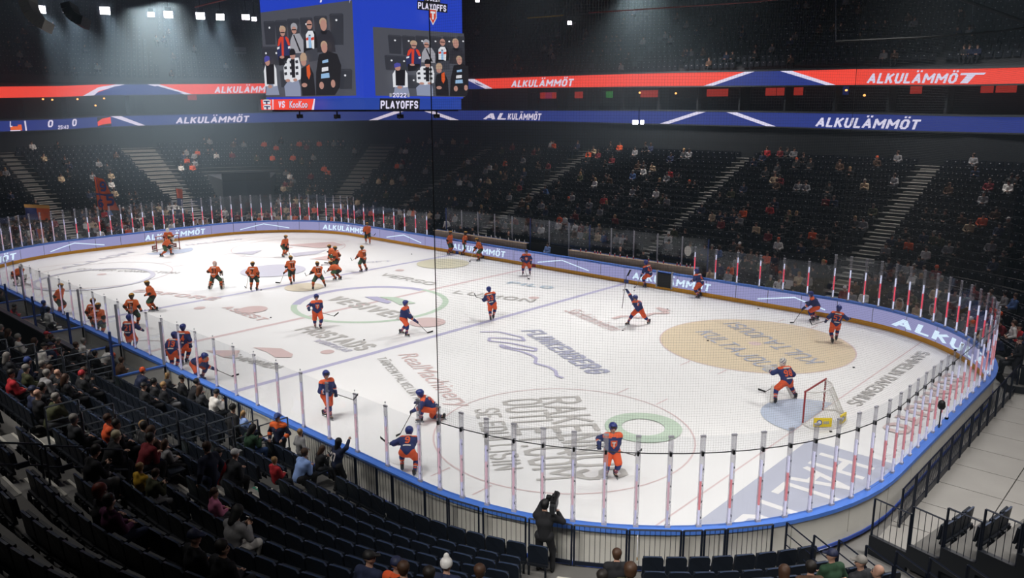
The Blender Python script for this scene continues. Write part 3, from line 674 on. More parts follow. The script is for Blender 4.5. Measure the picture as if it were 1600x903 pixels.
def picture(F, T, full):
    """the seated fans shown on the screen; T maps picture pixels to the face"""
    P = lambda pts: [T(*p) for p in pts]
    E = lambda cx, cy, rx, ry: [T(cx+rx*math.cos(a), cy+ry*math.sin(a)) for a in np.linspace(0, 2*math.pi, 15)[:-1]]
    def seat(cx, cy, w, h): return [(P([(cx-w*.42, cy+h), (cx-w*.5, cy+8), (cx-w*.4, cy), (cx+w*.4, cy), (cx+w*.5, cy+8), (cx+w*.42, cy+h)]), V_SEAT), (P([(cx-w*.4, cy+10), (cx-w*.33, cy+4), (cx+w*.33, cy+4), (cx+w*.4, cy+10)]), V_SEAT2), (E(cx, cy+42, 6, 7), V_WH)]
    for cx, cy, h in ((115, 122, 150), (197, 118, 160), (280, 110, 170), (365, 104, 170), (455, 96, 180), (550, 84, 200), (86, 286, 120), (160, 286, 120), (215, 440, 110), (590, 440, 130)):
        F.multi(seat(cx, cy, 82, h), 0, 'pictured_seat')
    def person(name, shapes): F.multi([(E(*s[1:]) if s[0] == 'e' else P(s[1]), s[-1]) if s[0] == 'e5' else ((E(*s[1:5]), s[5]) if s[0] == 'e' else (P(s[1]), s[2])) for s in shapes], 0, name)
    person('pictured_fan', [('p', [(172, 370), (170, 300), (190, 225), (245, 222), (264, 290), (262, 370)], V_NAVY), ('p', [(185, 240), (200, 222), (212, 226), (190, 280), (175, 285)], V_RED), ('p', [(238, 222), (252, 235), (262, 280), (248, 280), (230, 230)], V_RED), ('p', [(172, 292), (190, 286), (188, 300), (172, 306)], V_WH), ('p', [(246, 288), (262, 284), (262, 298), (248, 302)], V_WH), ('p', [(205, 226), (222, 226), (216, 350), (202, 350)], V_RED), ('p', [(178, 350), (255, 345), (250, 400), (180, 410)], V_BLK), ('e', 218, 178, 22, 24, V_TAN), ('e', 218, 200, 15, 22, V_SKIN), ('p', [(205, 194), (232, 194), (232, 201), (205, 201)], V_BLK), ('e', 205, 355, 16, 9, V_SKIN)])
    person('pictured_fan', [('p', [(262, 330), (268, 250), (285, 210), (330, 205), (352, 250), (350, 330)], V_GR), ('e', 297, 165, 22, 28, V_GR), ('e', 297, 184, 16, 24, V_SKIN), ('p', [(283, 178), (312, 178), (312, 185), (283, 185)], V_BLK), ('p', [(290, 215), (298, 215), (335, 320), (325, 322)], V_BLK)])
    person('pictured_fan', [('p', [(352, 330), (362, 240), (385, 195), (430, 195), (442, 250), (440, 330)], V_BLK), ('p', [(372, 300), (372, 215), (388, 190), (415, 190), (424, 215), (420, 310), (405, 300), (402, 215), (390, 215), (392, 300)], V_WH), ('p', [(373, 235), (390, 230), (390, 248), (373, 252)], V_RED), ('p', [(404, 235), (423, 230), (423, 248), (404, 252)], V_RED), ('p', [(388, 222), (404, 222), (404, 300), (388, 300)], V_LB), ('e', 399, 152, 18, 30, V_SKIN), ('p', [(384, 148), (414, 148), (414, 155), (384, 155)], V_BLK), ('p', [(365, 320), (440, 300), (445, 380), (385, 390)], V_SEAT2)])
    person('pictured_fan', [('p', [(440, 330), (448, 230), (470, 190), (520, 190), (545, 240), (550, 330)], V_DK), ('e', 484, 138, 22, 28, V_TAN), ('e', 487, 158, 20, 36, V_SKIN), ('p', [(468, 195), (508, 195), (500, 215), (476, 215)], V_BLK)])
    person('pictured_fan', [('p', [(82, 600), (92, 520), (165, 515), (178, 600)], V_JEAN), ('p', [(80, 545), (78, 440), (95, 402), (112, 402), (105, 470), (106, 540)], V_WH), ('p', [(168, 540), (168, 430), (155, 400), (140, 402), (145, 470), (140, 545)], V_WH), ('p', [(95, 530), (95, 400), (155, 400), (150, 530)], V_BLK), ('e', 110, 386, 17, 24, V_SKIN), ('p', [(90, 388), (88, 358), (105, 344), (126, 350), (128, 372)], V_PUR), ('e', 118, 545, 16, 12, V_SKIN)])
    person('pictured_fan', [('p', [(222, 610), (218, 545), (250, 505), (315, 505), (325, 550), (325, 612)], V_JEAN), ('p', [(222, 500), (222, 420), (255, 365), (325, 360), (336, 420), (332, 500), (275, 520)], V_WH)]+[('p', [(226+q % 3*38, 380+q//3*38), (244+q % 3*38, 376+q//3*38), (246+q % 3*38, 396+q//3*38), (228+q % 3*38, 398+q//3*38)], V_SEAT) for q in range(9)]+[('p', [(276, 370), (302, 368), (300, 490), (278, 490)], V_BLK), ('e', 291, 346, 18, 26, V_SKIN), ('p', [(272, 345), (272, 318), (284, 302), (302, 304), (311, 322), (311, 342)], V_BLK), ('e', 250, 508, 16, 10, V_SKIN), ('e', 300, 505, 14, 10, V_SKIN)])
    person('pictured_fan', [('p', [(340, 610), (336, 500), (345, 430), (395, 405), (420, 470), (425, 610)], V_BLK), ('p', [(378, 420), (398, 405), (402, 470), (390, 505), (378, 480)], V_OR), ('e', 362, 390, 17, 26, V_SKIN), ('p', [(342, 385), (342, 350), (355, 330), (375, 332), (384, 355), (383, 380)], V_TAN), ('e', 360, 540, 18, 14, V_SKIN)])
    person('pictured_fan', [('p', [(430, 610), (438, 460), (460, 345), (520, 325), (570, 345), (590, 420), (575, 560), (545, 610)], V_BLK), ('p', [(478, 350), (515, 350), (522, 530), (466, 530)], V_BLK), ('p', [(480, 385), (515, 375), (516, 395), (480, 402)], V_LB), ('p', [(476, 430), (514, 424), (514, 450), (474, 456)], V_WH), ('p', [(470, 470), (518, 464), (520, 495), (468, 500)], V_LB), ('e', 496, 286, 20, 28, V_TAN), ('e', 498, 304, 18, 32, V_SKIN), ('e', 470, 545, 14, 24, V_SKIN), ('e', 540, 535, 13, 26, V_SKIN)])
vw = .955*2*HX
FL.poly([(.16, .7), (vw, .7), (vw, 5.06), (.16, 5.14)], C_VID, 'video_field')
def TL(x, y): u = (x-57)/(638-57); return max(.18, min(vw-.02, .16+u*(vw-.16))), max(.72, .7+(615-y)/(615-(78-78*u*.95))*4.36)
picture(FL, TL, True)
u0 = .12*2*HY; u1 = 2*HY-.36
FR.poly([(u0, .7), (2*HY-.02, .7), (2*HY-.02, 3.98), (u0, 3.9)], C_VID, 'video_field')
def TR(x, y):
    X, Y = 972+(x-218)*.965, 290+(y-200)*.775
    return min(2*HY-.04, max(u0+.02, u0+(X-752)/(1306-752)*(2*HY-u0))), max(.72, .7+(612-Y)/(612-185)*3.24)
picture(FR, TR, False)
def playoffs(F, u, v, w, crest):
    """round badge, the year and the word PLAYOFFS"""
    F.k += 1
    if crest: F.poly(ell(u+w/2, v+w*.33, w*.30, w*.34, 24), V_BLK, 'badge')
    F.multi([([(u-w*.02, v-.03), (u+w*1.02, v-.03), (u+w*1.04, v+w*.21), (u, v+w*.21)], V_BLK)], 0, 'badge_bar')
    F.text('PLAYOFFS', u+.02, v+.02, w*.98, w*.16, R_WHITE, .05, .05); F.text('2022', u+w*.32, v+w*.23, w*.36, w*.09, R_WHITE, .03, 0)
    F.multi([([(u+w*.24, v+w*.235), (u+w*.3, v+w*.235), (u+w*.3, v+w*.31), (u+w*.24, v+w*.31)], V_GR), ([(u+w*.7, v+w*.235), (u+w*.76, v+w*.235), (u+w*.76, v+w*.31), (u+w*.7, v+w*.31)], V_GR)], 0, 'badge_stripe')
    if crest:
        F.multi([([(u+w*.32, v+w*.36), (u+w*.68, v+w*.36), (u+w*.64, v+w*.62), (u+w*.36, v+w*.62)], V_GR)], 0, 'badge_cup')
        cx, cy = u+w*.5, v-w*.02
        F.multi([([(cx-w*.14, cy+w*.06), (cx+w*.14, cy+w*.06), (cx+w*.13, cy-w*.16), (cx, cy-w*.34), (cx-w*.13, cy-w*.16)], V_WH), ([(cx-w*.115, cy+w*.04), (cx+w*.115, cy+w*.04), (cx+w*.105, cy-w*.15), (cx, cy-w*.3), (cx-w*.105, cy-w*.15)], V_RED), ([(cx-w*.08, cy), (cx+w*.08, cy), (cx+w*.08, cy-w*.05), (cx+w*.03, cy-w*.05), (cx+w*.03, cy-w*.2), (cx-w*.03, cy-w*.2), (cx-w*.03, cy-w*.05), (cx-w*.08, cy-w*.05)], V_WH)], 0, 'crest')
playoffs(FR, .49*2*HY, 4.9, 1.95, True)
playoffs(FR, .115*2*HY, .06, 2.45, False)
FL.multi([([(.15, .04), (5.2, .04), (5.35, .58), (.15, .58)], R_RED), ([(5.0, .04), (5.2, .04), (5.35, .58), (5.25, .58)], R_WHITE), ([(1.3, .04), (1.38, .04), (1.46, .58), (1.34, .58)], R_WHITE)], 0, 'match_strip')
FL.text('VS', 1.95, .14, .62, .36, R_WHITE); FL.text('KooKoo', 2.95, .1, 1.75, .42, V_BLK, .08); FL.text('KooKoo', 2.99, .13, 1.68, .36, R_WHITE, .03)
for v in (.06, .34): FL.multi([([(.45, v), (1.15, v), (1.2, v+.2), (1.0, v+.24), (.6, v+.24), (.4, v+.2)], V_WH), ([(.5, v+.12), (1.1, v+.12), (1.12, v+.18), (.48, v+.18)], V_NAVY), ([(.72, v), (.88, v), (.88, v+.12), (.72, v+.12)], V_NAVY)], 0, 'crest')
FL.multi([([(6.25, 5.1), (6.4, 5.1), (6.55, 5.4), (6.42, 5.4)], R_WHITE)], 0, 'streak'); FL.multi([([(8.62, 4.85), (8.7, 5.0), (8.9, 5.5), (8.82, 5.5)], R_WHITE)], 0, 'streak')
for x, y in ((-1.8, -HY+.5), (1.6, -HY+.5), (HX-.6, -.6), (HX-.6, 1.9)):
    mb = MB(); mb.tube([(x, y, 0), (x, y, -.22)], .04); mb.box((x, y, -.3), (.22, .26, .2)); mb.tube([(x, y, -.3), (x+.1, y-.16, -.36)], .07, 0, 8); mb.build('camera_mount', [BLACK], cube)
for x in (-3, 3):
    for y in (-2, 2): b = MB(); b.tube([(x, y, 8.2), (x, y, 15.4)], .04); b.build('hanging_cable', [STEEL], cube)

# ------------------------------------------------------------------ roof: deck, trusses, floodlights, speaker arrays
mb = MB(); mb.box((-8, 6, 29.2), (112, 100, .3)); tag(mb.build('ceiling', [ROOF]), kind='structure')
def truss(name, A, B, h=1.1, label=None):
    A, B = np.array(A, float), np.array(B, float); L = np.linalg.norm(B-A); n = int(L/1.6); t = (B-A)/L; sd = np.cross(t, (0, 0, 1)); sd /= np.linalg.norm(sd)
    r = empty(name, A, label=label, kind='structure'); c = MB(); A0 = A*0
    for o in (sd*.5, -sd*.5, np.array((0, 0, h))): c.tube([A0+o, B-A+o], .06, 0, 6)
    c.build('chord', [M('truss_grey', '#2b3036', .5, metal=.4)], r)
    g = MB()
    for k in range(n):
        p, q = t*L*k/n, t*L*(k+1)/n
        for a, b in ((sd*.5, -sd*.5), (-sd*.5, np.array((0, 0, h))), (np.array((0, 0, h)), sd*.5)): g.tube([p+a, q+b], .03, 0, 4)
    g.build('lattice', [M('truss_grey', '#2b3036')], r); return r
for k, (A, B) in enumerate((((-46, -22, 22.6), (-44, 30, 22.2)), ((-30, -30, 23.5), (-28, 34, 23.5)), ((-12, 26, 24), (40, 27.5, 23)), ((-50, 18, 23.4), (30, 20, 23.4)))):
    truss('roof_truss', A, B, label=['dark lattice truss crossing above the left end', 'dark lattice truss behind the floodlight row', 'dark lattice truss above the far stand', 'long dark lattice truss along the far side'][k])
LAMP = screen('lamp_white', '#f4f2ff', 14)
def flood(px, py, t, w=.9, n=(3, 2), yaw=0, label=''):
    P = at_depth(px, py, t); r = empty('floodlight', P, math.atan2(CAM[1]-P[1], CAM[0]-P[0])+yaw, label, 'floodlight', None)
    b = MB(); b.box((0, 0, 0), (.25, w, w*.8)); b.box((-.15, 0, w*.55), (.1, w*.7, .5)); b.build('housing', [BLACK], r)
    for i in range(n[0]):
        for j in range(n[1]):
            b = MB(); b.box((.14, (i-(n[0]-1)/2)*w/n[0], (j-(n[1]-1)/2)*w*.8/n[1]), (.04, w/n[0]*.86, w*.8/n[1]*.82)); b.build('lamp', [LAMP], r)
    b = MB(); b.tube([(-.15, 0, w*.5), (-.15, 0, 28.98-P[2])], .03); b.build('yoke', [BLACK], r)
    if w >= .75 and px < 420:
        L = bpy.data.lights.new('floodlight_beam', 'SPOT'); L.energy = 4200; L.spot_size = R_(34); L.spot_blend = .6; L.color = (.86, .92, 1); L.shadow_soft_size = .4
        o = bpy.data.objects.new('floodlight_beam', L); COL.objects.link(o); o.location = P+np.array((CAM[0]-P[0], CAM[1]-P[1], 0))/np.hypot(CAM[0]-P[0], CAM[1]-P[1])*.4; o.rotation_euler = (Vector((P[0]*.5, P[1]*.2, 0))-o.location).to_track_quat('-Z', 'Y').to_euler()
for i, (px, py, w, n) in enumerate(((62, 15, 1.0, (3, 1)), (105, 15, .8, (2, 2)), (164, 17, .9, (2, 2)), (236, 23, .6, (2, 1)), (263, 23, .8, (2, 2)), (313, 25, .8, (2, 2)), (344, 27, .75, (2, 2)), (384, 27, .7, (3, 1)), (397, 30, .5, (1, 1)), (746, 1, .5, (1, 1)), (890, 36, .5, (1, 2)))):
    flood(px, py, 74 if px < 420 else 88, w, n, 0, 'bright white floodlight under the roof, %s in the row counted from the grey speaker array' % ordw(i+1))
for px, py, w in ((998, 191, 1.0),):
    P = at(px, py, 10.2) if False else at_depth(px, py, 66); r = empty('projector_light', P, math.atan2(CAM[1]-P[1], CAM[0]-P[0]), 'bright twin spotlight glowing just under the blue ribbon display', 'spotlight')
    for y, s2 in ((-.28, .5), (.28, .3)):
        b = MB(); b.box((0, y, 0), (.2, s2, .36)); b.build('housing', [BLACK], r); b = MB(); b.box((.12, y, 0), (.04, s2*.9, .3)); b.build('lamp', [LAMP], r)
    b = MB(); b.tube([(-.1, .0, .1), (-.1, .0, 1.2)], .03); b.build('bracket', [BLACK], r)
def line_array(pts, label, t, mat, w=1.3):
    P = [at_depth(x, y, t) for x, y in pts]; r = empty('speaker_array', P[0], label=label, cat='speaker'); n = len(P)-1
    for k in range(n):
        a, b = P[k]-P[0], P[k+1]-P[0]; ax = b-a; ax /= np.linalg.norm(ax); sd = np.array(_r); nn = np.cross(sd, ax); m = MB(); ww = np.array(_f)*w
        side = np.cross(ax, ww/np.linalg.norm(ww)); V = []
        for q in (a, a+(b-a)*.93):
            for u, v in ((-.5, -.5), (.5, -.5), (.5, .5), (-.5, .5)): V.append(q+side*u*.75+ww*v)
        m.hexa(V); m.build('speaker_cabinet', [mat], r)
line_array([(43, -6), (44, 4), (47, 14), (51, 22), (57, 30), (64, 36), (70, 40), (76, 42)], 'curved light grey line array speaker hanging at far left', 60, M('speaker_grey', '#77746c', .6))
line_array([(108, 8), (110, 16), (114, 24), (120, 30), (127, 34), (135, 36)], 'curved black line array speaker right of the grey one', 64, BLACK)
# projection light patches: screens on the upper walls
P = at_depth(377, 100, 92); r = empty('roof_stair', P, math.atan2(CAM[1]-P[1], CAM[0]-P[0]), 'grey metal stair tower panel in the dark upper stand at left', 'stair')
for k in range(7): b = MB(); b.box((-k*.15, 0, -1.6+k*.55), (.5, 1.3, .44)); b.build('stair_tread', [M('stair_grey', '#8a9098', .6)], r)
for i, (px, py) in enumerate(((1482, 22),)):
    P = at_depth(px, py, 62); r = empty('roof_screen', P, math.atan2(CAM[1]-P[1], CAM[0]-P[0]), 'small glowing lavender light panel high above the right stand', 'panel')
    for a, b_, c, d in ((-.7, -.2, .6, .7), (.15, .1, .55, .9), (.55, .35, .3, .8)): b = MB(); b.box((0, a, b_), (.06, c, d)); b.build('light_panel', [M('lavlamp', '#8c88c8', .5, .9)], r)
# pipes and red cable runs under the roof
def pipe(pxs, t, r_, mat, label, cat='pipe', name='roof_pipe'):
    P = [at_depth(x, y, tt) for (x, y), tt in zip(pxs, t)]; mb = MB(); mb.tube([p-P[0] for p in P], r_, 0, 6); tag(mb.build(name, [mat], None, P[0]), label, cat)
REDC = M('red_cable', '#7a2f2c', .6)
pipe([(305, 11), (380, -8)], (70, 66), .07, REDC, 'dull red cable run under the roof above the floodlights', 'cable', 'cable_run')
pipe([(920, 20), (1180, 3), (1260, -6)], (66, 56, 52), .05, REDC, 'thin red cable run slanting under the roof right of the cube', 'cable', 'cable_run')
pipe([(824, 28), (880, 24)], (66, 66), .05, M('yellow_cable', '#8a7320', .6), 'short yellow cable run under the roof beside the cube', 'cable', 'cable_run')
hz = empty('net_hoist_frame', label='dark hanging pipe frame with cable at top right', cat='frame')
def fpart(name, pxs, t, r_, mat): P = [at_depth(x, y, tt) for (x, y), tt in zip(pxs, t)]; mb = MB(); mb.tube(P, r_, 0, 6); mb.build(name, [mat], hz)
fpart('pipe', [(1305, 65), (1450, 58), (1560, 49), (1640, 38)], (40, 40, 40, 40), .06, BLACK); fpart('pipe', [(1495, -4), (1600, 34), (1640, 48)], (40, 40, 40), .09, BLACK)
fpart('cable', [(1306, -40), (1306, 65)], (40, 40), .02, STEEL); fpart('cable', [(1518, 50), (1522, -20)], (40, 40), .015, STEEL)

# ------------------------------------------------------------------ safety net behind the near goal
NETM = M('net_cord', '#3c3e40', .8)
net = empty('safety_net', label='fine dark safety net hanging behind the near goal above the glass', cat='net')
S_NET0, S_NET1, NZ0, NZ1 = SEG[6]+.75, LEN+19.5, 3.0, 26.0
ns = S_NET1-S_NET0; V = []; F = []; cell = .062; nv = int(ns/cell); wv = .0023
for i in range(nv+1):
    s = S_NET0+ns*i/nv; n = len(V); V += [ring(s-wv/2, .03, NZ0), ring(s+wv/2, .03, NZ0), ring(s+wv/2, .03, NZ1), ring(s-wv/2, .03, NZ1)]; F.append((n, n+1, n+2, n+3))
ss = s_samples(S_NET0, S_NET1, .8); nh = int((NZ1-NZ0)/cell)
for j in range(nh+1):
    z = NZ0+cell*j
    for k, s in enumerate(ss):
        n = len(V); V += [ring(s, .03, z-wv/2), ring(s, .03, z+wv/2)]
        if k: F.append((n-2, n, n+1, n-1))
o = link('net_mesh', mesh('net_mesh', V, F, [NETM]), net); o['kind'] = 'stuff'
mb = MB(); mb.tube([ring(s, .03, NZ0) for s in ss], .014, 0, 5); mb.build('bottom_rope', [BLACK], net)
for s in (S_NET0, S_NET1): mb = MB(); mb.tube([ring(s, .03, NZ0), ring(s, .03, NZ1)], .014, 0, 5); mb.build('edge_rope', [BLACK], net)
for s in marks2:
    if s > S_NET0: b = MB(); b.box((0, 0, 0), (.09, .05, .1)); b.build('net_clip', [BLACK], net, ring(s, .05, NZ0), math.atan2(base(s)[3], base(s)[2]))

# ------------------------------------------------------------------ goals
def goal(loc, rz, label, pads):
    g = empty('hockey_goal', loc, rz, label, 'goal')          # opening faces local +x
    RED = M('goal_red', '#8e1f24', .4); WH = M('goal_white', '#d8d6d2', .5); m = MB()
    m.tube([(0, -.915, 0), (0, -.915, 1.22)], .035, 0, 8); m.build('post', [RED], g)
    m = MB(); m.tube([(0, .915, 0), (0, .915, 1.22)], .035, 0, 8); m.build('post', [RED], g)
    m = MB(); m.tube([(0, -.95, 1.22), (0, .95, 1.22)], .035, 0, 8); m.build('crossbar', [RED], g)
    arc = [(0, -.93, .03)]+[(-.25-.85*math.sin(a), -1.15*math.cos(a), .03) for a in np.linspace(.12, math.pi-.12, 14)]+[(0, .93, .03)]
    m = MB(); m.tube(arc, .035, 0, 6); m.build('base_frame', [WH], g)
    top = [(0, -.9, 1.2)]+[(-.08-.42*math.sin(a), -.8*math.cos(a), 1.2) for a in np.linspace(.1, math.pi-.1, 10)]+[(0, .9, 1.2)]
    m = MB(); m.tube(top, .025, 0, 6); m.build('top_frame', [WH], g)
    m = MB(); m.tube([(-.5, 0, 1.2), (-1.1, 0, .05)], .02, 0, 6); m.build('brace', [WH], g)
    NV = []; NF = []
    def cord(a, b):
        a, b = np.array(a), np.array(b); t = b-a; n = np.cross(t, (.3, .5, .8)); n = n/(np.linalg.norm(n)+1e-9)*.006; k = len(NV); NV.extend([a-n, a+n, b+n, b-n]); NF.append((k, k+1, k+2, k+3))
    lo = np.array([np.interp(np.linspace(0, 1, 34), np.linspace(0, 1, len(arc)), [p[i] for p in arc]) for i in range(3)]).T
    hi = np.array([np.interp(np.linspace(0, 1, 34), np.linspace(0, 1, len(top)), [p[i] for p in top]) for i in range(3)]).T
    for k in range(34):
        cord(lo[k], hi[k])
        if k:
            for j in range(15): f = j/14; cord(lo[k-1]*(1-f)+hi[k-1]*f, lo[k]*(1-f)+hi[k]*f)
    for k in range(9):
        y = -.8+.2*k; cord((0, y, 1.22), (-.08-.42*math.sqrt(max(0, 1-(y/.82)**2)), y, 1.2))
    for k in range(4): cord((-.1*k, -.8, 1.21), (-.1*k, .8, 1.21))
    o = link('goal_netting', mesh('goal_netting', NV, NF, [M('goal_cord', '#cfcdc6', .8)]), g); o['kind'] = 'stuff'
    for (y, rzz, w2, x) in pads:
        m = MB(); m.box((0, 0, 0), (.05, w2, .32), 0); m.lathe([(.11, -.005), (.11, .012)], (0, 0, 0), 1, 14); P = MB(); P.box((0, 0, 0), (.05, w2, .32), 0)
        colr = M('pad_yellow', '#dcc21e', .5) if pads[0][1] != 9 else M('pad_red', '#7c2026', .5)
        a_ = math.copysign(1, y)*0; pa = 2.55 if abs(y) > .4 and pads[0][1] != 9 else (1.6 if pads[0][1] != 9 else (2.3 if y > 0 else .85)); X_, Y_ = -.25-.85*math.sin(pa), -1.15*math.cos(pa)
        p = P.build('base_pad', [colr], g, (X_+.03, Y_*.96, .26), math.atan2(Y_*.55, X_+.25))
        q = MB()
        for sx in (-1, 1):
            q.add([(sx*.028, -w2*.2+.1*math.cos(t), .1*math.sin(t)) for t in np.linspace(0, 2*math.pi, 15)[:-1]], [tuple(range(14))], 0)
            q.add([(sx*.029, -w2*.2+.062*math.cos(t), .062*math.sin(t)) for t in np.linspace(0, 2*math.pi, 15)[:-1]], [tuple(range(14))], 1)
            q.add([(sx*.029, w2*.02, -.05), (sx*.029, w2*.34, -.05), (sx*.029, w2*.34, .05), (sx*.029, w2*.02, .05)], [(0, 1, 2, 3)], 2)
        q.build('pad_emblem', [M('emblem_blue', '#2b4a9a', .5), M('emblem_white', '#d8d8d8', .5), M('emblem_grey', '#a8a48a', .5)] if rzz != 9 else [M('emblem_w', '#c8b0ac', .5)]*3, p)
    return g
goal((26, 0, 0), math.pi, 'red framed near goal with white net and yellow base pads', [(.42, .22, .62, -.98), (.2, -.25, .46, -.95)])
goal((-26, 0, 0), 0, 'far goal with red frame, white net and dark red base pads', [(.45, 9, .6, -.95), (-.5, 9, .6, -.95)])
for i, (px, py) in enumerate(((569, 531), (423, 496), (973, 516), (1043, 483), (1185, 482), (1106, 532), (1334, 574), (1298, 674), (643, 397), (974, 453), (991, 454), (506, 440), (503, 414), (408, 453))):
    lab = ['puck alone on the ice in front of the centre circle', 'puck beside the pink logo left of the centre circle', 'puck just in front of the player swinging his stick', 'puck on the pink animal logo by the swinging player', 'puck beside the far boards above the tan circle', 'puck inside the tan circle, left part', 'puck right of the tan circle near the goal line', 'puck behind the near goal', 'puck near the far boards at the far blue line', 'puck above the swinging player', 'puck at the stick of the player by the open gate', 'puck beside the far blue line behind two orange players', 'puck in front of the bent orange player', 'puck on the far blue line beside orange number 7'][i]
    P = at(px, py, .02); mb = MB(); mb.lathe([(.036, 0), (.05, .004), (.05, .03), (.036, .034)], (0, 0, 0), 0, 14); tag(mb.build('puck', [BLACK], None, (P[0], P[1], .005)), 'black '+lab, 'puck', 'pucks on the ice')

# ------------------------------------------------------------------ railings
RAILM = M('rail_navy', '#141b2b', .4, metal=.2)
RG = M('rail_grey', '#5d636c', .4, metal=.5)
def rail_panel(A, B, h, label, group, name='front_railing', bars=.115, mat=None, base_h=.12, post=.05, tops=(0,), pbase=True):
    """a railing panel from A to B: two posts, a top rail, a foot plate and upright bars"""
    mat = mat or RAILM; A, B = np.array(A, float), np.array(B, float); r = empty(name, A, 0, label, 'railing', group); D = B-A; L = np.linalg.norm(D[:2]); u = D/np.linalg.norm(D)
    for P in (A*0, D): m = MB(); m.tube([P, P+(0, 0, h)], post*.62, 0, 4); m.build('post', [mat], r)
    m = MB(); m.tube([(0, 0, h), D+(0, 0, h)], post*.5, 0, 4); m.build('top_rail', [mat], r)
    for z in tops:
        if z: m = MB(); m.tube([(0, 0, z), D+(0, 0, z)], post*.42, 0, 4); m.build('rail_bar', [mat], r)
    if base_h: m = MB(); rz = math.atan2(D[1], D[0]); m.hexa([(0, 0, .02), D+(0, 0, .02), D+(0, 0, .02)+np.array((-math.sin(rz), math.cos(rz), 0))*.03, np.array((-math.sin(rz), math.cos(rz), 0))*.03+(0, 0, .02), (0, 0, base_h), D+(0, 0, base_h), D+(0, 0, base_h)+np.array((-math.sin(rz), math.cos(rz), 0))*.03, np.array((-math.sin(rz), math.cos(rz), 0))*.03+(0, 0, base_h)]); m.build('foot_plate', [mat], r)
    if bars:
        n = max(2, int(L/bars)); hb = min([z for z in tops if z] or [h])
        for k in range(1, n): m = MB(); P = D*k/n; m.tube([P+(0, 0, base_h), P+(0, 0, hb)], .008, 0, 4); m.build('bar', [mat], r)
    return r
FRONT = [(294, 586, 311, 592), (312, 592, 330, 599), (331, 599, 351, 608), (353, 609, 372, 617), (373, 618, 393, 627), (472, 666, 554, 710), (556, 711, 587, 727), (588, 728, 611, 739), (613, 740, 662, 750), (664, 751, 698, 763), (701, 765, 747, 783), (754, 783, 821, 799), (826, 800, 894, 811), (898, 812, 980, 816), (984, 817, 1064, 819), (1069, 819, 1097, 815), (1101, 814, 1134, 810), (1138, 809, 1207, 801)]
def at_d(px, d, z, lo, hi): s = find_s(px, d, z, lo, hi); return ring(s, d, 0)
for i, (x0, y0, x1, y1) in enumerate(FRONT):
    lo, hi = SEG[5], SEG[7]+1
    A, B = at_d(x0, .66, 1.35, lo, hi), at_d(x1, .66, 1.35, lo, hi)
    rail_panel((A[0], A[1], .28), (B[0], B[1], .28), 1.07, 'dark navy barred railing panel outside the near boards, %s from the left' % (['first', 'second', 'third', 'fourth', 'fifth', 'sixth', 'seventh', 'eighth', 'ninth', 'tenth', 'eleventh', 'twelfth', 'thirteenth', 'fourteenth', 'fifteenth', 'sixteenth', 'seventeenth', 'last'][i]), 'front railing panels')
# railing along the right end boards, over the concrete floor
ys = np.linspace(-6.2, 8.1, 13)
for i in range(12):
    rail_panel((30.86, ys[i]+.04, 0), (30.86, ys[i+1]-.04, 0), 1.12, 'black barred railing panel beside the concrete floor, %s from the short seat rows' % ordw(i+1), 'right end railing panels', bars=.11 if i < 5 else .16, base_h=.22, name='end_railing')
# the wall and railing at the far right corner
mb = MB(); mb.box((32.1, 8.25, .5), (2.4, .12, 1.0)); tag(mb.build('barrier_wall', [DARK]), 'low dark barrier wall at the far end of the concrete floor', 'barrier')
# stepped guard rails beside the aisles (three bars over upright bars) and the entrance at right
ORD = ['first', 'second', 'third', 'fourth', 'fifth', 'sixth', 'seventh', 'eighth', 'ninth', 'tenth']
def step_rails(s, k0, k1, label, group, h=1.05, bars=.14, lift=.4, tops=(.42, .62), wall=True, mat=RG):
    for k in range(k0, k1):
        d0, d1, z = row_d(k)+.02, row_d(k+1)-.02, row_z(k)+lift
        rail_panel(ring(s, d0, z), ring(s, d1, z), h, label % ORD[k-k0], group, 'guard_rail', bars, mat, .0, .045, tops)
    if wall:
        mb = MB()
        for k in range(k0, k1): solid_sweep(mb, row_d(k), row_d(k+1), row_z(k)-.5, row_z(k)+lift, [s-.05, s+.05])
        mb.build('rail_wall', [DARK], stand)
step_rails(AISLES_NEAR[0]+.75, 2, 8, 'grey three-bar guard rail by the left aisle, %s from the ice', 'left aisle guard rails', 1.0)
step_rails(AISLES_NEAR[1]+.75, 0, 8, 'grey three-bar guard rail by the middle aisle, %s from the ice', 'middle aisle guard rails', 1.0)
step_rails(S_VOM, 0, 7, 'dark three-bar guard rail right of the near seats, %s from the ice', 'near entrance guard rails', .85, .15, .25, (.28, .56, .0), True, RAILM)
step_rails(SEG[7]-2.4, 0, 6, 'dark barred guard rail by the short right seat rows, %s from the ice', 'far entrance guard rails', 1.0, .14, .1, (0,), True, RAILM)
# hand rail loops in the leftmost aisle
for i, k in enumerate((7, 8, 9)):
    for j, off in enumerate((-.1,)):
        s = AISLES_NEAR[2]+off; z0, z1 = row_z(k), row_z(k); r = empty('stair_handrail', ring(s, row_d(k)+.1, z0), 0, 'black looped stair handrail in the left aisle, %s from the ice' % ORD[i], 'handrail', 'aisle handrails')
        A = np.array(ring(s, row_d(k)+.1, z0)); B = np.array(ring(s, row_d(k)+1.0, z0+.33))-A
        m = MB(); m.tube([(0, 0, -.1), (0, 0, .9), B*.1+(0, 0, .98), B*.9+(0, 0, .98), B+(0, 0, .9), B+(0, 0, -.1)], .022, 0, 6); m.build('loop', [RAILM], r)
        m = MB(); m.tube([(0, 0, .5), B+(0, 0, .5)], .02, 0, 6); m.build('rail_bar', [RAILM], r)
        m = MB(); m.box(B*.5+(0, 0, .5), (.04, .26, .12)); m.build('row_sign', [RAILM], r)
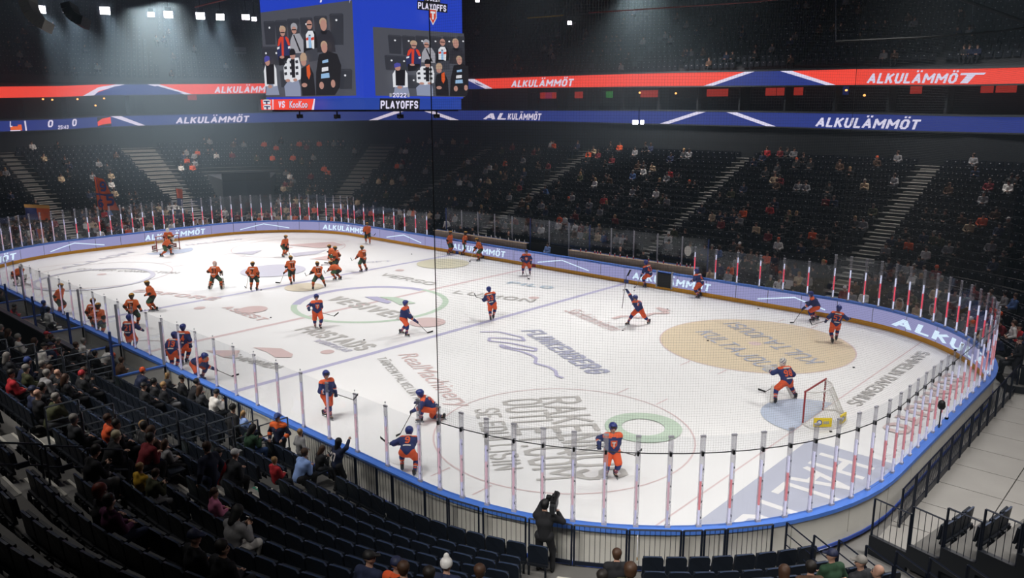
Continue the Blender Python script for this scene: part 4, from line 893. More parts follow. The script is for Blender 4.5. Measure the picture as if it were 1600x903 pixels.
# penalty boxes and timekeeper bench on the near side
pb = empty('penalty_box', label='near side penalty box and timekeeper bench with glass walls and dark back wall', cat='box')
pz = M('box_floor', '#4c4d4e', .7)
mb = MB(); solid_sweep(mb, .2, 2.45, .05, .28, [PEN[0], PEN[1]]); mb.build('box_floor', [pz], pb)
mb = MB(); solid_sweep(mb, 2.35, 2.48, .28, 1.6, [PEN[0]+.6, PEN[1]-3.2]); mb.build('back_wall', [DARK], pb)
mb = MB(); solid_sweep(mb, 2.3, 2.52, 1.6, 1.66, [PEN[0]+.6, PEN[1]-3.2]); mb.build('wall_cap', [RG], pb)
for f in (0, .22, .42, .6, .8, 1.0):
    s = PEN[0]+(PEN[1]-PEN[0])*f
    mb = MB(); solid_sweep(mb, .3, 2.3, .28, 1.15, [s-.04, s+.04]); mb.build('side_wall', [BOARDW], pb)
    mb = MB(); solid_sweep(mb, .3, 2.3, 1.15, 1.21, [s-.06, s+.06]); mb.build('wall_cap', [BLUECAP], pb)
    mb = MB(); solid_sweep(mb, .4, 2.2, 1.21, 2.5, [s-.006, s+.006]); mb.build('glass_pane', [GLASS], pb)
    for d in (.36, 2.24): mb = MB(); solid_sweep(mb, d-.04, d+.04, .28, 2.95, [s-.04, s+.04]); mb.build('glass_post', [M('blue_post', '#26407e', .4) if d > 1 else ALU], pb)
for f0, f1 in ((.22, .42), (.42, .6), (.6, .8)):
    a, b = PEN[0]+(PEN[1]-PEN[0])*f0, PEN[0]+(PEN[1]-PEN[0])*f1
    mb = MB(); solid_sweep(mb, 2.25, 2.27, 1.7, 2.9, [a+.1, b-.1]); mb.build('glass_pane', [GLASS], pb)
a, b = PEN[0]+(PEN[1]-PEN[0])*.42, PEN[0]+(PEN[1]-PEN[0])*.6
tb = empty('timekeeper_desk', ring((a+b)/2, 1.0, .28), label='timekeeper desk with papers and equipment behind the near boards', cat='desk')
x0 = (b-a)/2-.3
m = MB(); m.box((0, 0, .74), (2*x0, .6, .05)); m.build('desktop', [BLACK], tb)
for sx in (-1, 1):
    for sy in (-.25, .25): m = MB(); m.box((sx*(x0-.1), sy, .37), (.05, .05, .74)); m.build('leg', [BLACK], tb)
for i in range(6):
    P = ring(a+.6+i*.5, .95+.1*(i % 2), 1.05); m = MB(); m.box((0, 0, .006), (.21, .3, .012)); tag(m.build('paper_sheet', [M('paper', '#c8c6c0', .7)], None, P, .3*i), 'white paper sheet on the timekeeper desk, %s from the left' % ORD[i], 'paper', 'papers on the desk')
# player benches on the far side: wooden back wall with a ledge, glass behind, bottles on top
bn = empty('player_bench', label='far side player benches with pale wood wall, blue edge and glass behind', cat='bench')
WOOD = M('bench_wood', '#a5917a', .55, noise=.25, scale=5)
b0, b1 = BENCH[0]+.2, BENCH[1]-.2
mb = MB(); solid_sweep(mb, .2, 2.45, .05, .28, [b0-.5, b1+.5]); mb.build('box_floor', [pz], bn)
nW = 12
for k in range(nW):
    a, b = b0+(b1-b0)*k/nW, b0+(b1-b0)*(k+1)/nW
    if k in (6, 5): continue
    mb = MB(); solid_sweep(mb, .62, .72, .3, 1.42, [a+.01, b-.01]); mb.build('wood_panel', [WOOD], bn)
    mb = MB(); solid_sweep(mb, .55, .95, 1.42, 1.47, [a, b]); mb.build('ledge', [WOOD], bn)
    mb = MB(); solid_sweep(mb, .93, .97, 1.42, 1.5, [a, b]); mb.build('ledge_edge', [BLUECAP], bn)
    mb = MB(); solid_sweep(mb, 1.3, 1.65, .62, .7, [a, b]); mb.build('bench_seat', [BLACK], bn)
for k in range(14):
    s = b0+(b1-b0)*k/13; mb = MB(); solid_sweep(mb, 1.95, 2.02, .28, 3.1, [s-.035, s+.035]); mb.build('glass_post', [ALU if k not in (0, 5, 8, 13) else M('blue_post', '#26407e')], bn)
    if k < 13: s1 = b0+(b1-b0)*(k+1)/13; mb = MB(); solid_sweep(mb, 1.98, 1.99, 1.3, 3.08, [s+.05, s1-.05]); mb.build('glass_pane', [GLASS], bn); mb = MB(); solid_sweep(mb, 1.96, 2.01, .28, 1.3, [s, s1]); mb.build('back_panel', [DARK], bn)
BOT_R, BOT_W = M('bottle_red', '#b02630', .4), M('bottle_white', '#d0d0d0', .4)
bmesh_b = MB(); bmesh_b.lathe([(.035, 0), (.037, .02), (.037, .13), (.03, .15)], (0, 0, 0), 0, 10); bmesh_b.lathe([(.031, .15), (.033, .18), (.015, .19), (.012, .23)], (0, 0, 0), 1, 10)
bme = bmesh_b.mesh('bottle', [BOT_R, BOT_W], True); b2 = bme.copy(); b2.materials[0] = BOT_W
for i, px in enumerate((700, 707, 711, 741, 748, 760, 768, 775, 782, 795, 806, 812, 820, 908, 916, 930, 934, 939, 953, 961, 969, 980, 990, 1014, 1028, 1037, 1058, 1063, 1073, 1079)):
    s = find_s(px, .75, 1.5, 20, 70); o = link('water_bottle', bme if px > 890 else b2, None, ring(s, .72, 1.47))
    tag(o, '%s drink bottle on the far bench ledge, %s from the far goal end' % ('red and white' if px > 890 else 'white', ordw(i+1)), 'bottle', 'bottles on the bench ledge')

# thin haze in the air of the hall, denser wedge added to brighten the far goal end
def haze(name, dens, V, F, label):
    hm = bpy.data.materials.new(name); hm.use_nodes = True; N = hm.node_tree.nodes; N.remove(N['Principled BSDF'])
    vs = N.new('ShaderNodeVolumeScatter'); vs.inputs['Density'].default_value = dens; vs.inputs['Anisotropy'].default_value = .35; vs.inputs['Color'].default_value = (.62, .85, 1, 1)
    hm.node_tree.links.new(vs.outputs[0], N['Material Output'].inputs['Volume'])
    tag(link(name, mesh(name, V, F, [hm])), label, 'haze', kind='stuff')
b = MB().box((-5, 5, 14.5), (100, 86, 28.6)); haze('haze', .0006, b.V, b.F, 'thin grey blue haze in the air of the hall')
T_ = [(-54, -24), (16, 47), (-54, 47)]
haze('haze_glow_wedge', .0125, [(x, y, 2.0) for x, y in T_]+[(x, y, 25.0) for x, y in T_], [(2, 1, 0), (3, 4, 5), (0, 1, 4, 3), (1, 2, 5, 4), (2, 0, 3, 5)], 'thicker grey blue haze hanging over the far goal end')
# ------------------------------------------------------------------ figures: smooth surfaces grown around posed skeletons
def vec(*a): return np.array(a, float)
def seg_d(P, a, b, ra, rb):
    ba = b-a; L = ba@ba+1e-9; t = np.clip(((P-a)@ba)/L, 0, 1); return np.linalg.norm(P-a-t[..., None]*ba, axis=-1)-(ra+(rb-ra)*t), t
def grow(segs, vox, k=.03, cuts=()):
    """surface nets over the smooth union of tapered capsules; returns verts, quads, nearest capsule and place along it per quad"""
    lo = np.min([np.minimum(a-ra, b-rb) for a, b, ra, rb in segs], 0)-vox*2; hi = np.max([np.maximum(a+ra, b+rb) for a, b, ra, rb in segs], 0)+vox*2
    n = np.maximum(4, np.ceil((hi-lo)/vox).astype(int)+1)
    X = np.stack(np.meshgrid(*[lo[i]+vox*np.arange(n[i]) for i in range(3)], indexing='ij'), -1).astype(np.float32)
    d = np.full(tuple(n), 9., np.float32)
    for a, b, ra, rb in segs:
        i0 = np.maximum(0, np.floor((np.minimum(a-ra, b-rb)-lo-.1)/vox).astype(int)); i1 = np.minimum(n, np.ceil((np.maximum(a+ra, b+rb)-lo+.1)/vox).astype(int)+1)
        sl = tuple(slice(i0[i], i1[i]) for i in range(3)); e, _ = seg_d(X[sl], a.astype(np.float32), b.astype(np.float32), ra, rb); c = d[sl]
        h = np.clip(k-np.abs(c-e), 0, None)/k; d[sl] = np.minimum(c, e)-h*h*k*.25
    for nn, c in cuts: d = np.maximum(d, X@np.array(nn, np.float32)-c)
    ins = d < 0
    m = tuple(n-1); cnt = np.zeros(m, np.int8); acc = np.zeros(m+(3,), np.float32); ne = np.zeros(m, np.float32)
    C = [(i, j, l) for i in (0, 1) for j in (0, 1) for l in (0, 1)]
    g = lambda A, c: A[c[0]:c[0]+m[0], c[1]:c[1]+m[1], c[2]:c[2]+m[2]]
    for c in C: cnt += g(ins, c)
    for c in C:
        for ax in range(3):
            if c[ax]: continue
            c2 = list(c); c2[ax] = 1; a, b = g(d, c), g(d, c2); x = (a < 0) != (b < 0); t = np.where(x, a/(a-b+1e-12), 0)
            ne += x; p = np.array(c, np.float32)
            for q in range(3): acc[..., q] += np.where(x, p[q]+(t if q == ax else 0), 0)
    act = (cnt > 0) & (cnt < 8); idx = np.full(m, -1, int); idx[act] = np.arange(act.sum())
    V = (np.argwhere(act)+acc[act]/ne[act][:, None])*vox+lo
    F = []
    for ax in range(3):
        o1, o2 = (ax+1) % 3, (ax+2) % 3
        A = [slice(1, -1)]*3; A[ax] = slice(0, -1); B = list(A); B[ax] = slice(1, None)
        a, b = ins[tuple(A)], ins[tuple(B)]; ch = np.argwhere(a != b)
        if not len(ch): continue
        fl = a[tuple(ch.T)]; ch = ch.copy()
        for q in range(3):
            if q != ax: ch[:, q] += 1
        def at_(u, v): c = ch.copy(); c[:, o1] -= u; c[:, o2] -= v; return idx[tuple(c.T)]
        Q = np.stack([at_(1, 1), at_(0, 1), at_(0, 0), at_(1, 0)], 1); Q[~fl] = Q[~fl][:, ::-1]; F.append(Q)
    F = np.concatenate(F); F = F[(F >= 0).all(1)]
    ctr = V[F].mean(1); best = np.full(len(ctr), 9.); si = np.zeros(len(ctr), int); tt = np.zeros(len(ctr))
    for i, (a, b, ra, rb) in enumerate(segs):
        e, t = seg_d(ctr, a, b, ra, rb); u = e < best; best[u] = e[u]; si[u] = i; tt[u] = t[u]
    return V, F, si, tt, ctr
def gmesh(name, segs, vox, mats, fn=None, k=.03, cuts=(), extra=None):
    V, F, si, tt, ctr = grow(segs, vox, k, cuts)
    mi = np.zeros(len(F), int) if fn is None else np.array([fn(s, t, c) for s, t, c in zip(si, tt, ctr)])
    V, F, mi = V.tolist(), F.tolist(), mi.tolist()
    if extra: n = len(V); V += list(extra.V); F += [[n+q for q in f] for f in extra.F]; mi += extra.I
    return mesh(name, V, F, mats, mi, True)
def rotm(ax, deg):
    a = R_(deg); c, s = math.cos(a), math.sin(a)
    return np.array({'x': ((1, 0, 0), (0, c, -s), (0, s, c)), 'y': ((c, 0, s), (0, 1, 0), (-s, 0, c)), 'z': ((c, -s, 0), (s, c, 0), (0, 0, 1))}[ax])
def ik(a, c, l1, l2, pole):
    d = c-a; L = np.linalg.norm(d)
    if L > .995*(l1+l2): f = L/(l1+l2)*1.006; l1 *= f; l2 *= f
    u = d/L; m = (l1*l1-l2*l2+L*L)/(2*L); h = math.sqrt(max(0, l1*l1-m*m)); p = np.array(pole, float); p = p-u*(p@u); p /= np.linalg.norm(p)+1e-9
    return a+u*m+p*h
def skeleton(hip=(0, 0, .95), lean=0, side=0, twist=0, feet=((0, .12, .08), (0, -.12, .08)), hands=(None, None), pitch=0, yaw=0, sc=1., toe=(0, 0), knee=(1, .25)):
    """joints of a posed person: x forward, y left, z up; feet and hands are (left, right)"""
    J = {}; Rt = rotm('z', twist)@rotm('x', -side)@rotm('y', lean); up = Rt@vec(0, 0, 1); lf = Rt@vec(0, 1, 0); fw = Rt@vec(1, 0, 0)
    P = vec(*hip); J['P'] = P; J['up'], J['fw'], J['lf'] = up, fw, lf
    J['C'] = P+up*.30*sc; J['N'] = P+up*.50*sc
    Rh = Rt@rotm('y', -lean*.75)@rotm('z', yaw)@rotm('y', pitch); J['hu'], J['hf'], J['hl'] = Rh@vec(0, 0, 1), Rh@vec(1, 0, 0), Rh@vec(0, 1, 0)
    J['H'] = J['N']+(up*.06+J['hu']*.145+J['hf']*.02)*sc
    for n, s in (('L', 1), ('R', -1)):
        i = 0 if s > 0 else 1
        J['S'+n] = P+up*.44*sc+lf*.185*s*sc; J['h'+n] = P+rotm('z', twist*.5)@vec(0, .095*s, -.03)*sc
        A = vec(*feet[i]); J['A'+n] = A; J['K'+n] = ik(J['h'+n], A, .43*sc, .42*sc, (knee[0], knee[1]*s, .15))
        ta = R_(toe[i]); J['T'+n] = A+vec(.155*math.cos(ta), .155*math.sin(ta), -.035)*sc
        hd = hands[i]; W = J['S'+n]+(-up*.5+lf*.1*s+fw*.08)*sc if hd is None else vec(*hd)
        J['W'+n] = W; J['E'+n] = ik(J['S'+n], W, .29*sc, .27*sc, -fw*.6+lf*.7*s-up*.55)
        d = W-J['E'+n]; d /= np.linalg.norm(d)+1e-9; J['G'+n] = W+d*.085*sc
    return J
def body_segs(J, sc=1.):
    S = [(J['P'], J['C'], .125*sc, .135*sc), (J['C'], J['N'], .13*sc, .075*sc), (J['SL'], J['SR'], .065*sc, .065*sc), (J['N']-J['up']*.03, J['H']-J['hu']*.05, .058*sc, .055*sc),
         (J['H']+J['hu']*.035*sc-J['hf']*.02*sc, J['H']-J['hu']*.03*sc+J['hf']*.012*sc, .092*sc, .07*sc), (J['H']-J['hu']*.045*sc+J['hf']*.03*sc, J['H']-J['hu']*.085*sc+J['hf']*.05*sc, .055*sc, .036*sc),
         (J['H']+J['hf']*.075*sc, J['H']-J['hu']*.03*sc+J['hf']*.108*sc, .013*sc, .017*sc)]
    for s in (1, -1): e = J['H']+J['hl']*.082*s*sc-J['hu']*.01*sc; S.append((e, e-J['hu']*.03*sc, .02*sc, .014*sc))
    for n in 'LR':
        S += [(J['S'+n], J['E'+n], .058*sc, .045*sc), (J['E'+n], J['W'+n], .045*sc, .03*sc), (J['W'+n], J['G'+n]-(J['G'+n]-J['W'+n])*.25, .028*sc, .036*sc),
              (J['h'+n], J['K'+n], .088*sc, .06*sc), (J['K'+n], J['A'+n], .06*sc, .04*sc), (J['A'+n], J['T'+n], .042*sc, .03*sc)]
    return S
def add_hand(mb, J, n, curl=.5, sc=1., i=0):
    """five separate fingers of unequal length, bent at the knuckle, thumb from the side of the palm"""
    W, G = J['W'+n], J['G'+n]; d = (G-W)/np.linalg.norm(G-W); s = 1 if n == 'L' else -1
    x = np.cross(d, vec(0, 0, 1)); x = x/(np.linalg.norm(x)+1e-9) if np.linalg.norm(x) > .1 else vec(0, 1, 0); dn = np.cross(x, d); dn = -dn if dn[2] > 0 else dn
    for k, (o, L) in enumerate(((-.027, .062), (-.009, .075), (.009, .07), (.027, .052))):
        a = W+d*.075*sc+x*o*sc; b = a+(d*(1-curl*.35)+dn*curl*.45)*L*.55*sc; c = b+(d*(1-curl)+dn*curl)*L*.5*sc; mb.tube([a, b, c], .0095*sc, i, 5, .0075*sc)
    o = -s*.03; a = W+d*.03*sc+x*o*sc; b = a+(d*.7+x*np.sign(o)*.7)*.035*sc; c = b+(d*.95+dn*.3)*.03*sc; mb.tube([a, b, c], .0115*sc, i, 5, .009*sc)
EYE, LIP = M('eye', '#1a1412', .3), M('lip', '#8e5548', .6)
def add_face(mb, J, sc=1.):
    for s in (1, -1):
        e = J['H']+(J['hf']*.083+J['hl']*.03*s+J['hu']*.002)*sc
        mb.tube([e-J['hl']*.011*sc, e+J['hl']*.011*sc], .0085*sc, 1, 5)
        mb.tube([e+J['hu']*.022*sc-J['hl']*.016*sc, e+J['hu']*.024*sc+J['hl']*.016*sc], .005*sc, 1, 4)
    m = J['H']+(J['hf']*.082-J['hu']*.068)*sc; mb.tube([m-J['hl']*.022*sc, m+J['hf']*.004, m+J['hl']*.022*sc], .0065*sc, 2, 4)
def head_cut(J, f=.75, u=.66, c=.035): n = J['hf']*f-J['hu']*u; return (n, float(n@J['H'])+c)
def hair_segs(J, kind, sc=1.):
    H, u, f, l = J['H'], J['hu'], J['hf'], J['hl']
    base_ = [(H+u*.038*sc-f*.02*sc, H-u*.03*sc-f*.012*sc, .105*sc, .088*sc)]
    if kind == 'long': return base_+[(H-f*.05*sc, H-f*.085*sc-u*.2*sc, .085*sc, .075*sc), (H+l*.06*sc-f*.02*sc, H+l*.07*sc-u*.16*sc-f*.02*sc, .045*sc, .03*sc), (H-l*.06*sc-f*.02*sc, H-l*.07*sc-u*.16*sc-f*.02*sc, .045*sc, .03*sc)], [head_cut(J, .8, .5, .05)]
    if kind == 'pony': return base_+[(H-f*.1*sc+u*.02*sc, H-f*.14*sc-u*.2*sc, .035*sc, .03*sc)], [head_cut(J)]
    if kind == 'puff': return [(H+u*.05*sc-f*.03*sc, H-u*.03*sc-f*.03*sc, .126*sc, .115*sc)], [head_cut(J, .8, .5, .05)]
    if kind in ('beanie', 'bobble'):
        n = -u*.97+f*.25; S = [(H+u*.05*sc-f*.018*sc, H-u*.02*sc-f*.015*sc, .108*sc, .105*sc)]
        if kind == 'bobble': S.append((H+u*.16*sc-f*.02*sc, H+u*.18*sc-f*.02*sc, .05*sc, .05*sc))
        return S, [(n, float(n@H)+.0)]
    if kind == 'cap':
        n = -u; br = [(H+f*.07*sc+u*.045*sc+l*o*sc, H+f*.165*sc+u*.028*sc+l*o*.8*sc, .016*sc, .012*sc) for o in (-.05, -.025, 0, .025, .05)]
        return [(H+u*.04*sc-f*.012*sc, H-f*.012*sc, .106*sc, .104*sc)]+br, [(n, float(n@H)-.015)]
    return base_, [head_cut(J)]
# ---------------- hockey players
T_NAVY = dict(j=M('jersey_navy', '#2a3466', .8, noise=.12, scale=14, bump=.3), sh=M('jersey_orange', '#e0623a', .8, noise=.1), st=M('jersey_white', '#d8d4d6', .8), p=M('pants_orange', '#dd5a32', .75, noise=.1, bump=.2), p2=M('pants_white', '#d4cfd0', .8), s=M('sock_navy', '#29346c', .85), s2=M('sock_orange', '#d2603c', .85), g=M('glove_navy', '#222a4e', .7), g2=M('glove_red', '#b8443a', .7), h=M('helmet_navy', '#2c387a', .3), h2=M('helmet_navy2', '#2c387a', .3))
T_ORG = dict(j=M('jersey_flame', '#cf5f30', .8, noise=.12, scale=14, bump=.3), sh=M('jersey_flame2', '#d4662f', .8), st=M('jersey_black', '#22221f', .8), p=M('pants_black', '#20231f', .75, noise=.1, bump=.2), p2=M('pants_green', '#3f5c42', .8), s=M('sock_flame', '#d0602f', .85), s2=M('sock_black', '#26241f', .85), g=M('glove_black', '#1e1c1a', .7), g2=M('glove_org', '#b0502a', .7), h=M('helmet_dark', '#3a2f22', .3), h2=M('helmet_gold', '#b5822e', .3))
SKATE, BLADE, PADW, STICKM, TAPE = M('skate_black', '#16161a', .4), M('skate_blade', '#b8bcc2', .25, metal=.8), M('goalie_pad', '#d6d3cc', .7, noise=.1), M('stick_shaft', '#55504a', .45), M('stick_tape', '#151515', .8)
STICK_L = M('stick_light', '#b8ab98', .5)
def player(team, no, feet, hd, lean=12, side=0, stick=None, crouch=.05, hands=(None, None), pitch=0, yaw=0, goalie=False, label='', hipx=None, lift=(0, 0), slabel=None, sc=1.03, single=None):
    T = T_NAVY if team == 'n' else T_ORG
    W = [at(*q) for q in feet]
    if len(W) == 1: h_ = R_(hd); W = [W[0]+np.array((-math.sin(h_)*.12, math.cos(h_)*.12, 0))*(1 if single == 'R' else 1), W[0]-np.array((-math.sin(h_)*.12, math.cos(h_)*.12, 0))]
    O = (W[0]+W[1])/2; O[2] = 0; a = R_(hd); ca, sa = math.cos(a), math.sin(a)
    loc = lambda p: vec((p[0]-O[0])*ca+(p[1]-O[1])*sa, -(p[0]-O[0])*sa+(p[1]-O[1])*ca, p[2])
    Lf = [loc(w) for w in W]; Lf.sort(key=lambda p: -p[1])
    for i in (0, 1): Lf[i] = Lf[i]-vec(.05, 0, 0); Lf[i][2] = .145+lift[i]
    fs = [tuple(p) for p in Lf]; hx = -.16*math.sin(R_(lean)) if hipx is None else hipx
    hz = 1.0-crouch-.16*(lean/90)
    for i in (0, 1): dd = math.hypot(fs[i][0]-hx, abs(fs[i][1])-.095); hz = min(hz, fs[i][2]+.03+math.sqrt(max(.09, (.84*sc)**2-dd*dd)))
    hd2 = list(hands); st = None
    if stick:
        sd, top, bpx, bz, two = stick[:5]; t2 = stick[5] if len(stick) > 5 else .42
        B = loc(at(bpx[0], bpx[1], bz)); top = vec(*top); dv = B-top; L = np.linalg.norm(dv)
        dv /= L; i = 0 if sd == 'L' else 1; hd2[i] = tuple(top-dv*.0)
        if two: hd2[1-i] = tuple(top+dv*t2)
        st = (top-dv*.12, top+dv*min(L, 1.5), dv)
    J = skeleton((hx, 0, hz), lean, side, 0, fs, [None if h is None else tuple(h) for h in hd2], pitch, yaw, sc, toe=(8, -8), knee=(1, .3))
    r = empty('hockey_player', O, a, label, 'person', 'orange team on the ice' if team == 'o' else 'navy team on the ice')
    fx = MB(); add_face(fx, J, sc)
    for n in 'LR': J['G'+n] = J['W'+n]+(J['G'+n]-J['W'+n])*.8
    link('body', gmesh('body', body_segs(J, sc), .036, [SKIN, EYE, LIP], None, .03, (), fx), r)
    P, up, fw, lf = J['P'], J['up'], J['fw'], J['lf']
    js = [(P-up*.0, J['C'], .185*sc, .2*sc), (J['C'], J['N']-up*.05, .19*sc, .11*sc), (J['SL'], J['SR'], .112*sc, .112*sc), (J['C']+lf*.08, J['C']-lf*.08, .17*sc, .17*sc), (P+up*.05+lf*.06, P+up*.05-lf*.06, .168*sc, .168*sc)]
    for n in 'LR': js += [(J['S'+n], J['E'+n], .1*sc, .085*sc), (J['E'+n], J['E'+n]+(J['W'+n]-J['E'+n])*.85, .085*sc, .068*sc)]
    def jf(s, t, c):
        if team == 'n': return (1 if s in (1, 2) and (c-J['C'])@up > .15 else (1 if s == 1 and t > .8 else (1 if s == 0 and -.02 < t < .0 else (1 if s in (6, 8) and .25 < t < .45 else (2 if s in (6, 8) and .45 <= t < .58 else 0)))))
        return 2 if (s in (6, 8) and .0 < t < .42) or (s in (5, 7) and t > .85) else (1 if s == 2 else 0)
    o = link('jersey', gmesh('jersey', js, .034, [T['j'], T['sh'], T['st']], jf, .05), r)
    if no:   # number and name bar on the back, number on the chest for those seen from the front
        V, F, m = glyphs(str(no), .04, 0); hN = .27; wN = hN*m[0]/m[1]*.95
        def back(u, v): return J['C']+up*v-lf*u-fw*(.205*sc+.006-u*u*1.1-max(0, v-.08)*.22)
        NV = [back(-(q[0]/m[0]-.5)*wN*-1, (q[1]/m[1]-.5)*hN-.04) for q in V]
        link('jersey_number', mesh('jersey_number', NV, F, [T['sh'] if team == 'n' else T['st']]), o)
        q = [(u, v) for v in (.135, .19) for u in np.linspace(-.14, .14, 7)]; link('name_bar', mesh('name_bar', [back(*p) for p in q], [(i, i+1, i+8, i+7) for i in range(6)], [M('name_white', '#d4cfcc', .8)]), o)
        q = [(u, v) for v in (-.27, -.22) for u in np.linspace(-.12, .12, 7)]; link('sponsor_bar', mesh('sponsor_bar', [back(*p) for p in q], [(i, i+1, i+8, i+7) for i in range(6)], [M('name_white', '#d4cfcc', .8)]), o)
    if label and 'crest' in label:
        def fr(u, v): return J['C']+up*v-lf*u+fw*(.2*sc+.012-u*u*1.0-max(0, v-.08)*.2)
        for k, (pts, mt) in enumerate((([(-.1, .1), (.1, .1), (.095, -.06), (0, -.17), (-.095, -.06)], T['sh']), ([(-.06, .06), (.06, .06), (.06, .02), (.02, .02), (.02, -.1), (-.02, -.1), (-.02, .02), (-.06, .02)], M('name_white', '#d4cfcc')))):
            link('chest_crest', mesh('chest_crest', [fr(u, v)+fw*.005*k for u, v in pts], [tuple(range(len(pts)))[::-1]], [mt]), o)
    ps = [(J['hL'], J['hR'], .155*sc, .155*sc), (P+up*.02, P-up*.02, .165*sc, .165*sc)]
    for n in 'LR': ps.append((J['h'+n], J['h'+n]+(J['K'+n]-J['h'+n])*.86, .135*sc, .118*sc))
    def pf(s, t, c): return 1 if s >= 2 and abs((c-J['hL' if s == 2 else 'hR'])@lf)*1. > .085 and (c-J['hL' if s == 2 else 'hR'])@lf*(1 if s == 2 else -1) > .108 and t > .1 and team == 'o' else 0
    link('pants', gmesh('pants', ps, .034, [T['p'], T['p2']], pf, .04), r)
    for n in 'LR':
        K, A = J['K'+n], J['A'+n]
        link('sock', gmesh('sock', [(K+(J['h'+n]-K)*.12, A+(K-A)*.14, .082*sc, .06*sc), (K, K+(A-K)*.35, .084*sc, .085*sc)], .03, [T['s'], T['s2'], T['st']], lambda s, t, c: (lambda f: 1 if .45 < f < .57 or .68 < f < .76 else (2 if .57 <= f < .62 and team == 'n' else 0))(1-((c-A)@(K-A))/((K-A)@(K-A)))), r)
        to = J['T'+n]; t_ = (to-A)*(1, 1, 0); t_ /= np.linalg.norm(t_); bm2 = MB(); q = vec(A[0], A[1], A[2]-.145)
        V = []
        for z in (.0, .045):
            for x, y in ((-.13, -.004), (.2, -.004), (.2, .004), (-.13, .004)): V.append(q+t_*x+vec(-t_[1], t_[0], 0)*y+vec(0, 0, z))
        bm2.hexa(V, 1)
        for x in (-.07, .12): bm2.box(q+t_*x+vec(0, 0, .055), (.06, .02, .04), 1, math.atan2(t_[1], t_[0]))
        link('skate', gmesh('skate', [(q+vec(0, 0, .12)-t_*.03, q+vec(0, 0, .2)-t_*.05, .055, .06), (q+vec(0, 0, .105)-t_*.05, q+vec(0, 0, .1)+t_*.15, .045, .038)], .024, [SKATE, BLADE], None, .03, (), bm2), r)
        Wr, G = J['W'+n], J['G'+n]; d = G-Wr; d /= np.linalg.norm(d)+1e-9; xx = np.cross(d, vec(0, 0, 1)); xx = xx/(np.linalg.norm(xx)+1e-9) if np.linalg.norm(xx) > .1 else vec(0, 1, 0); dn = np.cross(xx, d)
        gs = [(Wr-d*.07, Wr, .062, .058), (Wr, Wr+d*.055, .058, .056)]+[(Wr+d*.07+xx*o, Wr+d*.10-dn*.045+xx*o, .021, .019) for o in (-.045, -.015, .015, .045)]+[(Wr+d*.02+xx*.05, Wr+d*.07+xx*.075, .022, .019)]
        link('glove', gmesh('glove', gs, .022, [T['g'], T['g2']], lambda s, t, c: 1 if s == 0 and t < .5 else 0, .012), r)
        if goalie:
            pd = [(K+up*0+fw*.06+lf*o+(K-A)*.28, A+fw*.1+lf*o-(K-A)*.06, .085, .08) for o in (-.075, .075)]
            link('leg_pad', gmesh('leg_pad', pd, .034, [PADW, T['s2'] if team == 'o' else PADW, T['st']], lambda s, t, c: 1 if .3 < t < .45 else (2 if .6 < t < .68 and team == 'o' else 0), .05), r)
    if goalie:
        w_ = J['WL']; link('catch_glove', gmesh('catch_glove', [(w_+vec(.02, .03, .0), w_+vec(.1, .06, .12), .09, .1), (w_+vec(.02, -.02, .05), w_+vec(.08, -.04, .14), .07, .07)], .03, [PADW]), r)
        w_ = J['WR']; link('blocker', gmesh('blocker', [(w_+vec(0, 0, .1)+lf*o, w_-vec(0, 0, .16)+lf*o, .05, .05) for o in (-.07, .07)], .03, [PADW]), r)
    H, hu, hf = J['H'], J['hu'], J['hf']; nn = hf*.82-hu*.57
    if goalie: link('goalie_mask', gmesh('goalie_mask', [(H+hu*.05, H-hu*.07+hf*.02, .135, .115)], .026, [PADW, T['j']], lambda s, t, c: 1 if (c-H)@hf < -.02 and (c-H)@hu > -.02 and int((c[2]+c[1])*30) % 3 == 0 else 0), r)
    else: link('helmet', gmesh('helmet', [(H+hu*.05+hf*.015, H+hu*.045-hf*.045, .122*sc, .125*sc), (H-hf*.03, H-hf*.035-hu*.06, .115*sc, .09*sc)], .026, [T['h'], T['h2'], EYE], lambda s, t, c: 1 if (c-H)@hu > .09 else (2 if (c-H)@hf > .09 else 0), .03, [(nn, float(nn@H)+.055)]), r)
    if st:
        a0, b0, dv = st; sk = empty('hockey_stick', O, a, slabel or 'hockey stick held by the '+label[:label.find(',')] if ',' in label else 'hockey stick held by the '+label, 'stick', 'hockey sticks')
        sk['label'] = slabel or 'hockey stick of the '+' '.join(label.replace(',', '').split()[:12])
        m = MB(); m.tube([a0, b0], .0155, 0, 6); m.tube([a0, a0+dv*.14], .019, 1, 6); m.build('shaft', [STICKM if team == 'n' else STICK_L, TAPE], sk)
        bd = vec(dv[0], dv[1], 0); bd = bd/(np.linalg.norm(bd)+1e-6); bd = vec(bd[0], bd[1], .12 if b0[2] < .2 else .5); bd /= np.linalg.norm(bd); sdv = vec(-bd[1], bd[0], 0)*.009; V = []
        for o, h in ((0, .06), (.3, .075)):
            c = b0+bd*o+(vec(0, 0, .01) if b0[2] < .2 else vec(0, 0, 0)); V.append([c-sdv-vec(0, 0, .035), c+sdv-vec(0, 0, .035), c+sdv+vec(0, 0, h-.035), c-sdv+vec(0, 0, h-.035)])
        m = MB(); m.hexa([V[0][0], V[1][0], V[1][1], V[0][1], V[0][3], V[1][3], V[1][2], V[0][2]]); m.build('blade', [TAPE], sk)
    return r
TH = (.34, .2, 1.08)     # usual place of the top hand
A_, C_, Rt_, Lt_ = 132, 312, 42, 222   # headings: away, to the camera, image right, image left
